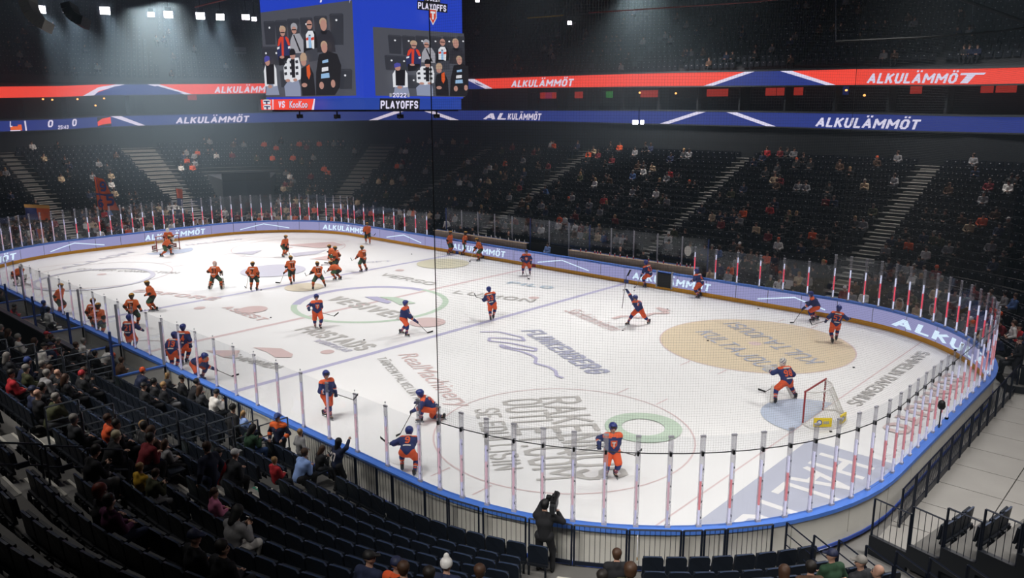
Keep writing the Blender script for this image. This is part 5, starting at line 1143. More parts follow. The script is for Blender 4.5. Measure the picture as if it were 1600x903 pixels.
PL = [
 ('o', 0, [(253, 401), (269, 398)], 60, 38, 0, ('L', (.42, .1, .95), (281, 388), .03, True), dict(label='orange player bending with legs apart, in front of the far goal', crouch=.12)),
 ('o', 0, [(262, 391), (268, 391)], 330, 14, 0, None, dict(label='orange player standing inside the far goal, partly hidden', goalie=True)),
 ('o', 31, [(328, 452), (347, 452)], A_, 16, 0, None, dict(label='orange goalie number 31 from behind, legs wide with pads', goalie=True, crouch=.08, hands=((.25, .32, 1.05), (.3, -.3, 1.0)))),
 ('o', 7, [(393, 454), (402, 454)], A_, 4, 0, ('L', (.1, .32, .95), (385, 450), .03, False), dict(label='orange player number 7 from behind, standing at the far blue line')),
 ('o', 0, [(443, 402), (447, 399)], 20, 28, 0, ('R', (.4, -.1, .95), (452, 398), .03, True), dict(label='orange player skating to the right, farthest left of the middle group', crouch=.1)),
 ('o', 11, [(455, 445), (459, 441)], 165, 6, 0, ('L', TH, (438, 442), .03, True), dict(label='orange player standing with stick low to his left, right of number 7')),
 ('o', 12, [(489, 453), (508, 449)], 155, 20, 0, ('L', (.3, .3, 1.0), (475, 433), .35, True), dict(label='orange player number 12, legs wide, stick blade raised to the left', crouch=.1)),
 ('o', 0, [(520, 413), (526, 411)], 215, 48, 0, ('R', (.45, -.05, .85), (513, 411), .03, True), dict(label='orange player bent low, behind the two overlapping orange players', crouch=.2)),
 ('o', 8, [(525, 426), (529, 424)], 200, 10, 0, None, dict(label='orange player upright, head above his bent team mate')),
 ('o', 0, [(523, 438), (531, 437)], 205, 62, 0, ('R', (.5, .05, .72), (508, 427), .25, True), dict(label='orange player bent double with stick held out left at blue line', crouch=.2)),
 ('o', 18, [(564, 425), (572, 423)], 185, 8, 0, ('R', (.35, .15, 1.0), (550, 407), .55, True), dict(label='orange player turned left by blue line, stick held up across')),
 ('o', 0, [(572, 380), (578, 382)], 320, 10, 0, ('R', (.3, -.2, 1.05), (590, 370), .35, True), dict(label='orange player facing front by the far boards below ALKULÄMMÖT')),
 ('o', 0, [(701, 398), (705, 396)], 20, 10, 0, None, dict(label='orange player by the far boards at the blue mark, left of three')),
 ('o', 0, [(723, 399), (730, 397)], 60, 8, 0, None, dict(label='orange player by the far boards, middle of three, facing the bench')),
 ('o', 19, [(747, 408), (753, 404)], 225, 28, 0, ('R', (.38, 0, .95), (734, 411), .03, True), dict(label='orange player gliding with stick on ice, right of three by boards', crouch=.12)),
 ('o', 16, [(147, 522), (153, 520)], A_, 10, 0, None, dict(label='orange player behind the near left glass, farther of two together')),
 ('o', 5, [(153, 530), (160, 528)], A_, 20, 0, None, dict(label='orange player number 5 behind the near left glass, nearer of two')),
 ('o', 17, [(205, 514), (216, 511)], A_, 3, 0, None, dict(label='orange player from behind standing close inside the near left glass', hands=((.1, .36, .95), (.1, -.36, .95)))),
 ('o', 0, [(236, 487), (243, 486)], 235, 22, 0, None, dict(label='orange player leaning left, above the near left glass edge', hands=((.25, .2, 1.0), (.25, -.2, 1.0)))),
 ('o', 0, [(24, 446), (36, 446)], 20, 55, 0, None, dict(label='orange goalie bent forward in the far left corner', goalie=True, crouch=.15)),
 ('o', 0, [(93, 492), (98, 490)], 40, 24, 0, None, dict(label='orange player near the penalty box glass at far left')),
 ('n', 27, [(493, 513), (501, 514)], 335, 4, 0, ('R', (.2, -.42, 1.12), (526, 495), .45, True, .62), dict(label='navy player upright left of the centre circle logo, crest in front')),
 ('n', 0, [(628, 522), (637, 526)], 25, 12, 0, ('L', (.36, .05, 1.0), (668, 520), .03, True), dict(label='navy player on the centre circle, stick reaching out to the right')),
 ('n', 33, [(767, 501), (771, 498)], 125, 8, 14, ('L', (.2, .3, 1.02), (737, 462), .8, True, .5), dict(label='navy player number 33 gliding on one skate, stick out left')),
 ('n', 0, [(980, 508), (1013, 506)], 262, 30, 0, None, dict(label='navy player swinging his stick high for a slap shot', crouch=.12, hands=((.6, .25, 1.25), (.35, -.5, 1.78)), pitch=10)),
 ('n', 0, [(817, 430), (828, 430)], C_, 12, 0, ('R', (.3, -.28, 1.05), (825, 436), .03, False), dict(label='navy player facing front at the red line by far boards, crest')),
 ('n', 42, [(1007, 449), (1018, 448)], 165, 24, 6, ('R', (.4, .05, 1.0), (991, 453), .03, True), dict(label='navy player number 42 leaning left by the open bench gate', crouch=.1)),
 ('n', 4, [(1090, 466), (1093, 463)], 170, 30, 0, None, dict(label='navy player bent on one skate by the far boards lettering', hands=((.3, .32, 1.0), (.35, -.25, 1.0)))),
 ('n', 0, [(1268, 502), (1275, 500)], 205, 34, 0, ('R', (.4, .0, .95), (1240, 504), .03, True), dict(label='navy player bent forward at right, stick on ice, behind number 57', crouch=.15)),
 ('n', 57, [(1300, 536), (1306, 532)], 120, 10, -8, ('L', (.1, .42, 1.0), (1258, 511), .1, False), dict(label='navy player number 57 from behind, one arm held out right', hands=(None, (.2, -.62, 1.15)))),
 ('n', 98, [(1209, 630), (1241, 622)], 150, 30, 0, ('R', (.25, -.35, .8), (1196, 612), .05, False), dict(label='navy goalie number 98 in white pads before the near goal', goalie=True, crouch=.12, hands=((.45, .42, 1.1), None))),
 ('n', 0, [(508, 651), (518, 656)], 0, 2, 0, ('R', (.22, -.1, 1.12), (553, 625), .35, True, .45), dict(label='navy player standing just inside the near left glass, stick to right', yaw=-20)),
 ('n', 20, [(655, 660), (690, 656)], 225, 48, 0, ('R', (.45, .1, .75), (622, 684), .03, True), dict(label='navy player number 20 in a deep lunge on one bent knee', crouch=.4)),
 ('n', 9, [(629, 735), (648, 743)], A_, 62, 0, ('L', (.42, .3, .8), (605, 692), .7, True, .3), dict(label='navy player number 9 bent double behind the near glass', crouch=.1)),
 ('n', 0, [(948, 747), (962, 747)], 318, 6, 0, ('R', (.12, -.42, 1.12), (1010, 716), .3, True, .7), dict(label='navy captain facing the camera in the near circle, crest on chest', hipx=0)),
 ('n', 13, [(270, 580), (277, 578)], A_, 35, 0, None, dict(label='navy player bent at the near boards left, left of two')),
 ('n', 14, [(286, 570), (293, 567)], A_, 14, 0, None, dict(label='navy player upright at the near boards left, right of two')),
 ('n', 8, [(305, 596), (318, 594)], 15, 70, 0, ('L', (.35, .1, .7), (362, 588), .05, True), dict(label='navy player bent double behind the near left glass, stick out right', crouch=.1)),
 ('n', 21, [(203, 552), (210, 550)], A_, 10, 0, None, dict(label='navy player half hidden behind the penalty box glass', hands=((.3, .2, 1.0), (.35, -.4, 1.0)))),
]
for t, no, feet, hd, lean, side, stk, kw in PL: player(t, no, feet, hd, lean, side, stk, **kw)
# the stick swung overhead
P0, P1 = at_depth(972.5, 477, 35.0), at_depth(979, 431, 35.2)
sk = empty('hockey_stick', P0, 0, 'hockey stick swung upright above the slap shooting navy player', 'stick', 'hockey sticks')
m = MB(); D = P1-P0; m.tube([D*-.1, D], .0155, 0, 6); m.build('shaft', [STICKM], sk); m = MB(); m.hexa([D+vec(0, 0, 0), D+vec(.06, .05, 0), D+vec(.06, .06, 0), D+vec(0, .01, 0), D+vec(.1, .08, .28), D+vec(.16, .13, .28), D+vec(.16, .14, .28), D+vec(.1, .09, .28)]); m.build('blade', [TAPE], sk)
# ------------------------------------------------------------------ spectators
SKINS = [M('skin_pale', '#c49a84', .55), SKIN, M('skin_tan', '#b58a70', .55)]
POSES = dict(
 sit=dict(hip=(0, 0, .52), lean=-6, feet=((.42, .11, .08), (.42, -.11, .08)), hands=((.27, .09, .66), (.27, -.07, .66)), pitch=6),
 fwd=dict(hip=(.02, 0, .52), lean=28, feet=((.40, .14, .08), (.40, -.14, .08)), hands=((.44, .05, .72), (.44, -.05, .72)), pitch=-8),
 left=dict(hip=(0, 0, .52), lean=2, feet=((.42, .12, .08), (.40, -.12, .08)), hands=((.3, .1, .68), (.25, -.12, .66)), yaw=45, twist=12),
 right=dict(hip=(0, 0, .52), lean=2, feet=((.42, .12, .08), (.40, -.12, .08)), hands=((.3, .1, .66), (.28, -.1, .68)), yaw=-48, twist=-10),
 phone=dict(hip=(0, 0, .52), lean=10, feet=((.40, .11, .08), (.42, -.11, .08)), hands=((.36, .06, .86), (.34, -.08, .84)), pitch=22),
 chin=dict(hip=(.02, 0, .52), lean=20, feet=((.40, .14, .08), (.38, -.12, .08)), hands=((.3, .06, .66), (.31, -.06, .98)), pitch=-4),
 stand=dict(hip=(0, 0, .93), lean=2, feet=((0, .11, .08), (.02, -.11, .08)), hands=((.2, .2, 1.0), (.18, -.22, .98))),
 standl=dict(hip=(0, 0, .93), lean=4, feet=((0, .11, .08), (.12, -.11, .08)), hands=(None, None), yaw=20),
 wave=dict(hip=(.02, 0, .93), lean=10, feet=((0, .11, .08), (.1, -.11, .08)), hands=((.3, .2, 1.1), (.3, -.3, 1.72))))
_BODY = {}
def person_meshes(pose, sc):
    key = (pose, sc)
    if key not in _BODY:
        q = dict(POSES[pose]); S_ = lambda p: None if p is None else tuple(np.array(p)*sc) if pose.startswith(('stand', 'wave')) else tuple(np.array(p)*(sc, sc, 1) if 0 else np.array(p))
        if sc != 1: q['hip'] = tuple(np.array(q['hip'])*((1, 1, sc) if pose[:2] in ('st', 'wa') else (1, 1, 1))); q['hands'] = tuple(None if h is None else tuple(vec(h[0]*sc, h[1]*sc, q['hip'][2]+(h[2]-q['hip'][2])*sc) if pose[:2] not in ('st', 'wa') else vec(*h)*sc) for h in q['hands'])
        J = skeleton(sc=sc, **q); fx = MB(); add_face(fx, J, sc); add_hand(fx, J, 'L', .6, sc); add_hand(fx, J, 'R', .6, sc)
        body = gmesh('body', body_segs(J, sc), .03, [SKIN, EYE, LIP], None, .025, (), fx)
        P, up, lf, fw = J['P'], J['up'], J['lf'], J['fw']
        js = [(P-up*.02, J['C'], .158*sc, .165*sc), (J['C'], J['N']-up*.03, .158*sc, .095*sc), (J['SL'], J['SR'], .088*sc, .088*sc), (J['C']+lf*.06, J['C']-lf*.06, .15*sc, .15*sc), (J['N']-up*.02-fw*.05, J['N']+up*.02-fw*.05, .07*sc, .06*sc)]
        for n in 'LR': js += [(J['S'+n], J['E'+n], .08*sc, .067*sc), (J['E'+n], J['W'+n]+(J['E'+n]-J['W'+n])*.05, .066*sc, .052*sc)]
        jk = gmesh('jacket', js, .032, [CLOTH], None, .035)
        ts = [(J['hL'], J['hR'], .13*sc, .13*sc)]
        for n in 'LR': ts += [(J['h'+n], J['K'+n], .112*sc, .08*sc), (J['K'+n], J['A'+n]+(J['K'+n]-J['A'+n])*.05, .08*sc, .06*sc)]
        tr = gmesh('trousers', ts, .034, [CLOTH], None, .03)
        shs = [gmesh('shoe', [(J['A'+n]-vec(.03, 0, .03), J['T'+n], .05, .042)], .028, [CLOTH]) for n in 'LR']
        _BODY[key] = (J, body, jk, tr, shs, {})
    return _BODY[key]
COLS = dict(black='#14151a', charcoal='#2a2c31', navy='#1b2440', blue='#35507e', lightblue='#7d98cc', red='#a8202a', darkred='#6a1620', orange='#d3552a', pink='#b96a8c', purple='#4f1c40', white='#c9c7c4', grey='#7d7d80', green='#23402c', olive='#3a3d26', brown='#4b3527', cream='#b5a184', yellow='#c49a2a', teal='#2a6674')
HAIRC = dict(dark='#1a1512', brown='#3b2618', blond='#8d6f48', grey='#7f7c78', redh='#6a2413', black='#0e0e10', white='#c8c8c8', orange='#c0491f', navy='#1d2440', red='#9a2028', blue='#2b3f7a')
def paint(o, c): o.color = (*lin(c), 1)
N_SPEC = [0]
def spectator(pose, P, rz, top, hair, hcol, trs, label, group, sc=1.0, shoe='#1a1a1c', parts=True):
    J, body, jk, tr, shs, hs = person_meshes(pose, sc)
    r = empty('spectator', P, rz, label, 'person', group)
    link('body', body, r); o = link('jacket', jk, r); paint(o, COLS.get(top, top)); o = link('trousers', tr, r); paint(o, COLS.get(trs, trs))
    for m in shs: o = link('shoe', m, r); paint(o, shoe)
    if hair != 'bald':
        if hair not in hs: S, cuts = hair_segs(J, hair, sc); hs[hair] = gmesh('hair' if hair in ('short', 'long', 'pony', 'puff') else hair, S, .022, [HAIR], None, .03, cuts)
        o = link('hair' if hair in ('short', 'long', 'pony', 'puff') else {'cap': 'cap', 'beanie': 'beanie', 'bobble': 'beanie'}[hair], hs[hair], r); paint(o, HAIRC.get(hcol, hcol))
    N_SPEC[0] += 1
    return r, J
TAKEN = []
def stand_spot(px, py, h, lo, hi, k0=0, k1=14, dd=.38):
    best = None
    for k in range(k0, k1):
        d = row_d(k)+(dd if k else .35); s = find_s(px, d, row_z(k)+h, lo, hi); q = project(ring(s, d, row_z(k)+h)); e = abs(q[1]-py)+abs(q[0]-px)
        if best is None or e < best[0]: best = (e, k, s, d)
    return best
NEAR = [
 # head pixel, pose, top, hair kind, hair colour, trousers, label
 (2, 447, 'sit', 'orange', 'short', 'dark', 'black', 'person in orange and black at the far left edge beside the near boards'),
 (3, 468, 'sit', 'black', 'short', 'brown', 'black', 'person with brown hair at left edge, second below the boards'),
 (12, 483, 'fwd', 'red', 'short', 'dark', 'black', 'person in red jacket at left edge, hunched, above the left guard rails'),
 (24, 482, 'sit', 'charcoal', 'short', 'brown', 'black', 'person in charcoal coat right of the hunched red jacket at left'),
 (3, 517, 'sit', 'charcoal', 'short', 'grey', 'black', 'grey haired person at the left edge below the guard rails'),
 (15, 524, 'sit', 'black', 'long', 'brown', 'black', 'person with long brown hair in black, far left below the rails'),
 (30, 523, 'sit', 'white', 'beanie', 'grey', 'black', 'person in grey beanie and white collar, far left'),
 (40, 531, 'fwd', 'black', 'long', 'brown', 'black', 'person with long hair leaning forward right of the grey beanie'),
 (54, 538, 'fwd', 'white', 'cap', 'black', 'black', 'person in black cap and white top with red, left rows'),
 (74, 529, 'sit', 'black', 'cap', 'red', 'black', 'person in a red cap beside two bareheaded people, left rows'),
 (82, 532, 'sit', 'black', 'short', 'brown', 'black', 'brown haired person in black right of the red cap'),
 (92, 527, 'sit', 'black', 'short', 'grey', 'black', 'grey haired person in black, second right of the red cap'),
 (70, 543, 'fwd', 'darkred', 'short', 'dark', 'black', 'person in dark red top leaning forward below the red cap'),
 (80, 546, 'sit', 'navy', 'cap', 'navy', 'black', 'person in navy cap right of the dark red top'),
 (106, 536, 'fwd', 'black', 'short', 'brown', 'charcoal', 'balding person in black leaning in front of the white jacket man'),
 (118, 531, 'fwd', 'white', 'short', 'grey', 'charcoal', 'man in pale jacket with grey hair holding a cup, left rows'),
 (97, 548, 'sit', 'black', 'short', 'dark', 'black', 'dark haired person in black behind the man in pale jacket'),
 (13, 570, 'sit', 'charcoal', 'long', 'grey', 'black', 'person with grey bob at left edge, three rows up'),
 (27, 578, 'fwd', 'navy', 'beanie', 'blue', 'black', 'person in a striped blue beanie at left, head bowed'),
 (43, 585, 'sit', 'olive', 'short', 'grey', 'black', 'grey haired person in olive coat right of the blue beanie'),
 (57, 586, 'fwd', 'grey', 'short', 'grey', 'charcoal', 'man in light grey jacket leaning forward, left rows'),
 (68, 573, 'sit', 'black', 'short', 'grey', 'black', 'grey haired person in black, left of the pair in middle left rows'),
 (80, 575, 'sit', 'charcoal', 'short', 'brown', 'black', 'brown haired person in charcoal, right of the middle left pair'),
 (92, 583, 'sit', 'black', 'bald', '', 'black', 'bald person in black coat in the middle left rows'),
 (122, 576, 'phone', 'black', 'short', 'brown', 'black', 'man in black sitting alone in the middle left rows'),
 (104, 593, 'sit', 'black', 'long', 'brown', 'black', 'woman with long brown hair by the orange scarf, beside left guard rail'),
 (130, 590, 'sit', 'black', 'beanie', 'red', 'black', 'person in a red beanie behind the middle guard rails'),
 (16, 598, 'right', 'red', 'short', 'dark', 'black', 'person in bright red jacket with dark hair at left edge'),
 (47, 603, 'fwd', 'black', 'short', 'dark', 'black', 'dark haired person in black right of the bright red jacket'),
 (53, 613, 'sit', 'navy', 'cap', 'navy', 'black', 'person in navy cap below the dark haired person at left'),
 (61, 625, 'sit', 'black', 'bald', '', 'black', 'bald man in black next to the olive jacket man at left'),
 (72, 634, 'chin', 'olive', 'short', 'grey', 'charcoal', 'grey haired man in olive jacket resting his chin on his hand'),
 (210, 582, 'fwd', 'navy', 'beanie', 'orange', 'black', 'person in orange red beanie behind the dark wall near the boards'),
 (226, 598, 'sit', 'black', 'cap', 'black', 'black', 'person in black cap behind the left guard rails near boards'),
 (242, 599, 'sit', 'black', 'beanie', 'black', 'black', 'person in black beanie, left of the blond one near the boards'),
 (254, 598, 'right', 'black', 'short', 'blond', 'grey', 'blond person in black with grey trousers near the boards'),
 (261, 590, 'right', 'charcoal', 'long', 'blond', 'black', 'girl with long blond hair right at the near boards'),
 (283, 596, 'right', 'black', 'cap', 'black', 'black', 'person in a black cap turned right near the boards'),
 (295, 602, 'fwd', 'black', 'beanie', 'black', 'black', 'person in black beanie right of the black cap near boards'),
 (314, 607, 'sit', 'charcoal', 'long', 'brown', 'black', 'person with brown hair left of the white jacket near boards'),
 (331, 615, 'phone', 'white', 'beanie', 'black', 'charcoal', 'person in white jacket and black beanie behind guard rails'),
 (361, 636, 'standl', 'black', 'beanie', 'black', 'black', 'person in black with black beanie standing by the guard rails'),
 (118, 673, 'sit', 'charcoal', 'short', 'grey', 'black', 'balding man in charcoal with dark collar, lower left rows'),
 (137, 693, 'phone', 'black', 'short', 'dark', 'grey', 'dark haired person in black bowed over a phone, lower left'),
 (167, 671, 'right', 'orange', 'short', 'brown', 'black', 'person with short hair and an orange hood, lower left rows'),
 (180, 679, 'right', 'black', 'short', 'dark', 'black', 'person in black with a pink collar right of the orange hood'),
 (161, 706, 'fwd', 'black', 'beanie', '#b5a98c', 'black', 'person in black with a cream hood up, lower left rows'),
 (228, 664, 'sit', 'charcoal', 'short', 'dark', 'black', 'dark haired person behind the blond one, below the guard rails'),
 (226, 673, 'sit', 'black', 'short', 'blond', 'black', 'blond person in black with a furry friend at right'),
 (239, 679, 'sit', 'brown', 'long', 'brown', 'black', 'person with brown hair and brown fur hood, lower left'),
 (217, 692, 'fwd', 'darkred', 'short', 'dark', 'black', 'dark haired person with a dark red hood, lower left rows'),
 (260, 702, 'sit', 'grey', 'long', 'brown', 'black', 'girl with long brown hair in a pale grey top, lower left'),
 (217, 721, 'left', 'yellow', 'short', 'blond', 'black', 'boy with a yellow collar in the lower left rows'),
 (233, 727, 'phone', 'olive', 'short', 'brown', 'grey', 'boy in dark olive jacket right of the yellow collar'),
 (382, 661, 'sit', 'lightblue', 'pony', 'blond', 'navy', 'girl with a blond ponytail in pale top by the boards'),
 (387, 675, 'phone', 'green', 'long', 'black', 'blue', 'woman with black hair in a dark green jumper and jeans'),
 (497, 691, 'phone', 'black', 'long', 'brown', 'charcoal', 'girl with long brown hair taking a picture at the railing'),
 (431, 712, 'sit', 'red', 'short', 'blond', 'black', 'boy in a red padded jacket beside the light blue jacket'),
 (463, 718, 'fwd', 'lightblue', 'short', 'brown', 'black', 'man in a light blue padded jacket leaning forward'),
 (342, 703, 'sit', 'red', 'cap', 'black', 'black', 'person in black cap and red behind the standing man'),
 (351, 716, 'fwd', 'charcoal', 'cap', 'white', 'black', 'person in a pale cap right of the standing man with mask'),
 (333, 774, 'right', 'pink', 'pony', 'brown', 'charcoal', 'child in a pink hooded jacket, hair in a bun'),
 (359, 792, 'phone', 'grey', 'long', 'black', 'white', 'woman with long black hair in grey top, patterned trousers'),
 (154, 779, 'right', 'black', 'puff', 'redh', 'black', 'woman with a big red hair mop in black jacket'),
 (173, 791, 'sit', 'purple', 'short', 'dark', 'navy', 'person in a dark purple jacket beside the red haired woman'),
 (301, 861, 'right', 'black', 'cap', 'navy', 'black', 'man in dark cap at the bottom, left of a bareheaded man'),
 (344, 864, 'right', 'black', 'short', 'dark', 'black', 'man with dark hair and glasses at the bottom left'),
 (573, 871, 'right', 'navy', 'cap', 'black', 'black', 'man in black cap smiling right at the bottom centre'),
 (618, 877, 'right', 'orange', 'cap', 'navy', 'navy', 'person in orange jacket and navy cap at the bottom'),
 (631, 894, 'sit', 'black', 'short', 'brown', 'black', 'brown haired person at the bottom right of the navy cap'),
 (675, 897, 'sit', 'black', 'short', 'dark', 'black', 'dark haired person at the bottom left of the white beanie'),
 (701, 891, 'sit', 'navy', 'bobble', 'white', 'black', 'person in a white beanie with dark bobble at the bottom'),
 (751, 897, 'sit', 'black', 'short', 'brown', 'black', 'brown haired person at the bottom, right of the white beanie'),
 (964, 870, 'sit', 'black', 'short', 'brown', 'black', 'man in black coat sitting at the bottom in the near aisle'),
 (940, 898, 'sit', 'black', 'short', 'dark', 'black', 'dark haired person at the bottom edge left of the aisle man'),
 (985, 898, 'sit', 'olive', 'puff', 'brown', 'black', 'person with curly hair at the bottom edge right of aisle man'),
 (1224, 894, 'sit', 'darkred', 'long', 'brown', 'black', 'woman with brown hair at the bottom edge, right part'),
 (1269, 886, 'right', 'brown', 'short', 'dark', 'black', 'person with glasses and a fur hood at the bottom right'),
 (1304, 875, 'left', 'green', 'cap', 'navy', 'black', 'man in navy cap and green vest at the bottom right'),
 (1346, 890, 'left', 'charcoal', 'cap', 'grey', 'black', 'person in a grey cap at the bottom right'),
 (1373, 890, 'left', 'black', 'bald', '', 'black', 'bald man with glasses at the bottom right'),
]
PHONE = M('phone_black', '#0c0d10', .2)
for px, py, pose, top, hair, hc, trs, lab in NEAR:
    sc = .8 if lab.startswith(('boy', 'child', 'girl')) else 1.0
    h = 1.18 if pose[:2] not in ('st', 'wa') else 1.66
    e, k, s, d = stand_spot(px, py, h*sc if sc == 1 else h-.14, SEG[4]+4, SEG[7]-1, 0, 13)
    x, y, _ = ring(s, d); P = (x, y, row_z(k)); TAKEN.append((s, k))
    r, J = spectator(pose, P, heading_in(s)+random.uniform(-.12, .12), top, hair, hc, trs, lab, None, sc)
    if pose == 'phone':
        c = (J['GL']+J['GR'])/2+vec(.02, 0, .03); b = MB(); b.box((0, 0, 0), (.012, .085, .16)); o = b.build('phone', [PHONE], None); o.matrix_world = Matrix.Translation(P)@Matrix.Rotation(r.rotation_euler.z, 4, 'Z')@Matrix.Translation(c)@Matrix.Rotation(-.5, 4, 'Y')
        tag(o, 'black phone held by the '+' '.join(lab.split()[:11]), 'phone')
def stand_person(px, py, h, d, z, pose, rz, top, hair, hc, trs, lab, sc=1., lo=None, hi=None):
    s = find_s(px, d, z+h, SEG[4] if lo is None else lo, SEG[7] if hi is None else hi); x, y, _ = ring(s, d); return spectator(pose, (x, y, z), rz if rz is not None else heading_in(s), top, hair, hc, trs, lab, None, sc), (x, y, z), s
(r, J), P, s = stand_person(434, 650, 1.66, 1.2, .28, 'stand', R_(-60), 'navy', 'cap', 'blue', 'black', 'man in orange and navy jersey with blue cap standing by the railing')
o = link('jersey_yoke', gmesh('jersey_yoke', [(J['C']+J['up']*.02, J['N']-J['up']*.02, .172, .11), (J['SL'], J['SR'], .1, .1)], .032, [M('yoke_orange', '#cf5a24', .8)], None, .03), r)
for n in 'LR': link('sleeve_band', gmesh('sleeve_band', [(J['E'+n]+(J['W'+n]-J['E'+n])*.2, J['E'+n]+(J['W'+n]-J['E'+n])*.5, .074, .068)], .03, [M('yoke_orange', '#cf5a24', .8)]), r)
stand_person(468, 645, 1.36, 1.05, .28, 'wave' if 0 else 'stand', None, 'grey', 'short', 'blond', 'grey', 'boy in grey leaning at the near railing', .82)
(r, J), P, s = stand_person(524, 688, 1.5, 1.0, .28, 'wave', None, 'navy', 'long', 'black', 'black', 'person in navy jersey number 27 reaching over the railing', .92)
V, F, m_ = glyphs('27', .04, 0); link('jersey_number', mesh('jersey_number', [J['C']+J['up']*((q[1]/m_[1]-.5)*.26-.04)-J['lf']*((q[0]/m_[0]-.5)*.26)-J['fw']*.172 for q in V], F, [M('name_white', '#d4cfcc')]), r)
e, k, s, d = stand_spot(325, 699, 1.66, SEG[4]+4, SEG[7]-1, 0, 13)
x, y, _ = ring(s, d); (r, J) = spectator('standl', (x, y, row_z(k)), R_(-165), '#141a30', 'short', 'brown', 'navy', 'standing man in navy jumper with face mask and white lanyard', None)
link('face_mask', gmesh('face_mask', [(J['H']-J['hu']*.045+J['hf']*.045, J['H']-J['hu']*.075+J['hf']*.05, .062, .05)], .02, [M('mask_blue', '#9fb8cc', .8)]), r)
m = MB(); m.tube([J['N']+J['lf']*.09+J['fw']*.12, J['C']+J['fw']*.185+J['up']*.02, J['C']-J['up']*.12+J['fw']*.185], .012, 0, 5); m.tube([J['N']-J['lf']*.09+J['fw']*.12, J['C']+J['fw']*.185+J['up']*.02], .012, 0, 5); m.build('lanyard', [M('lanyard', '#c8c8c8', .7)], r)
# staff at the penalty boxes and benches
for i, (px, py, d, z, lo, hi, pose, top, hair, hc, lab) in enumerate((
 (67, 456, 1.0, .28, 95, 130, 'stand', 'navy', 'beanie', 'blue', 'navy dressed official with blue cap in the left penalty box, left of two'), (74, 460, 1.3, .28, 95, 130, 'stand', 'white', 'short', 'dark', 'official in striped top in the left penalty box, right of two'),
 (158, 512, 1.2, .0, 100, 135, 'fwd', 'white', 'long', 'dark', 'person in white at the timekeeper desk'), (165, 528, 1.5, .0, 100, 135, 'fwd', 'black', 'beanie', 'orange', 'person in red beanie at the timekeeper desk'), (150, 517, 1.6, .0, 100, 135, 'sit', 'black', 'short', 'dark', 'person in black at the left of the timekeeper desk'), (178, 538, 1.5, .0, 100, 135, 'fwd', 'brown', 'short', 'brown', 'person in brown at the right of the timekeeper desk'),
 (970, 392, 1.15, .3, 20, 60, 'stand', 'black', 'bald', '', 'bald staff man in black and orange standing at the far bench'), (1006, 399, 1.15, .3, 20, 60, 'stand', 'black', 'cap', 'black', 'staff man in black cap standing behind the open bench gate'),
 (720, 362, 1.1, .3, 20, 70, 'stand', 'black', 'short', 'grey', 'coach in black at the far left bench, left of two'), (739, 361, 1.1, .3, 20, 70, 'standl', 'black', 'short', 'dark', 'coach in black at the far left bench, right of two'), (795, 371, 1.1, .3, 20, 70, 'stand', 'black', 'bald', '', 'bald staff man in black leaning at the far left bench'), (855, 376, 1.1, .3, 20, 70, 'sit', 'lightblue', 'short', 'dark', 'photographer in pale blue between the far benches'), (698, 330, 2.3, .5, 20, 70, 'stand', 'white', 'short', 'dark', 'person in a white coat behind the far left bench glass'))):
    sit = pose in ('fwd', 'sit'); stand_person(px, py, 1.2 if sit else 1.66, d, z+.02, pose, None if i != 1 else R_(100), top, hair, hc, 'black', lab, 1., lo, hi)
# cameraman on the near walkway
s = find_s(850, 1.05, 1.9, SEG[5], SEG[7]); x, y, _ = ring(s, 1.05); rz = heading_in(s)+.1
POSES['camera'] = dict(hip=(0, 0, .95), lean=4, feet=((.02, .14, .08), (.0, -.2, .08)), hands=((.3, -.12, 1.72), (.34, -.26, 1.34)), yaw=-8)
r, J = spectator('camera', (x, y, .28), rz, 'black', 'short', 'black', 'black', 'cameraman all in black filming with a shoulder camera by the railing', None, 1.04, '#0a0a0a')
cm = empty('video_camera', (x, y, .28), rz, 'black shoulder video camera held up by the cameraman in black', 'camera')
m = MB(); m.box((.12, -.21, 1.72), (.44, .14, .24)); m.build('camera_body', [BLACK], cm); m = MB(); m.tube([(.34, -.21, 1.72), (.56, -.21, 1.72)], .065, 0, 10, .08); m.build('lens', [BLACK], cm)
m = MB(); m.tube([(.0, -.21, 1.84), (.0, -.21, 1.92), (.3, -.21, 1.92), (.3, -.21, 1.84)], .018, 0, 6); m.build('carry_handle', [BLACK], cm); m = MB(); m.box((.22, -.06, 1.78), (.14, .1, .08)); m.build('viewfinder', [BLACK], cm); m = MB(); m.box((-.16, -.21, 1.7), (.13, .12, .2)); m.build('battery', [M('charcoal_plastic', '#202226', .5)], cm)
# small ball camera on a stalk at the right boards
P = at(1467, 668, 1.1); r = empty('rail_camera', (P[0], P[1], 1.1), 0, 'small black ball camera on a stalk on the right boards', 'camera')
m = MB(); m.tube([(0, 0, .0), (0, 0, .62)], .022, 0, 6); m.build('stalk', [BLACK], r); m = MB(); m.lathe([(.03, .6), (.09, .64), (.12, .72), (.1, .84), (.06, .9), (.03, .92)], (0, 0, 0), 0, 12); m.build('camera_head', [BLACK], r, smooth=True)

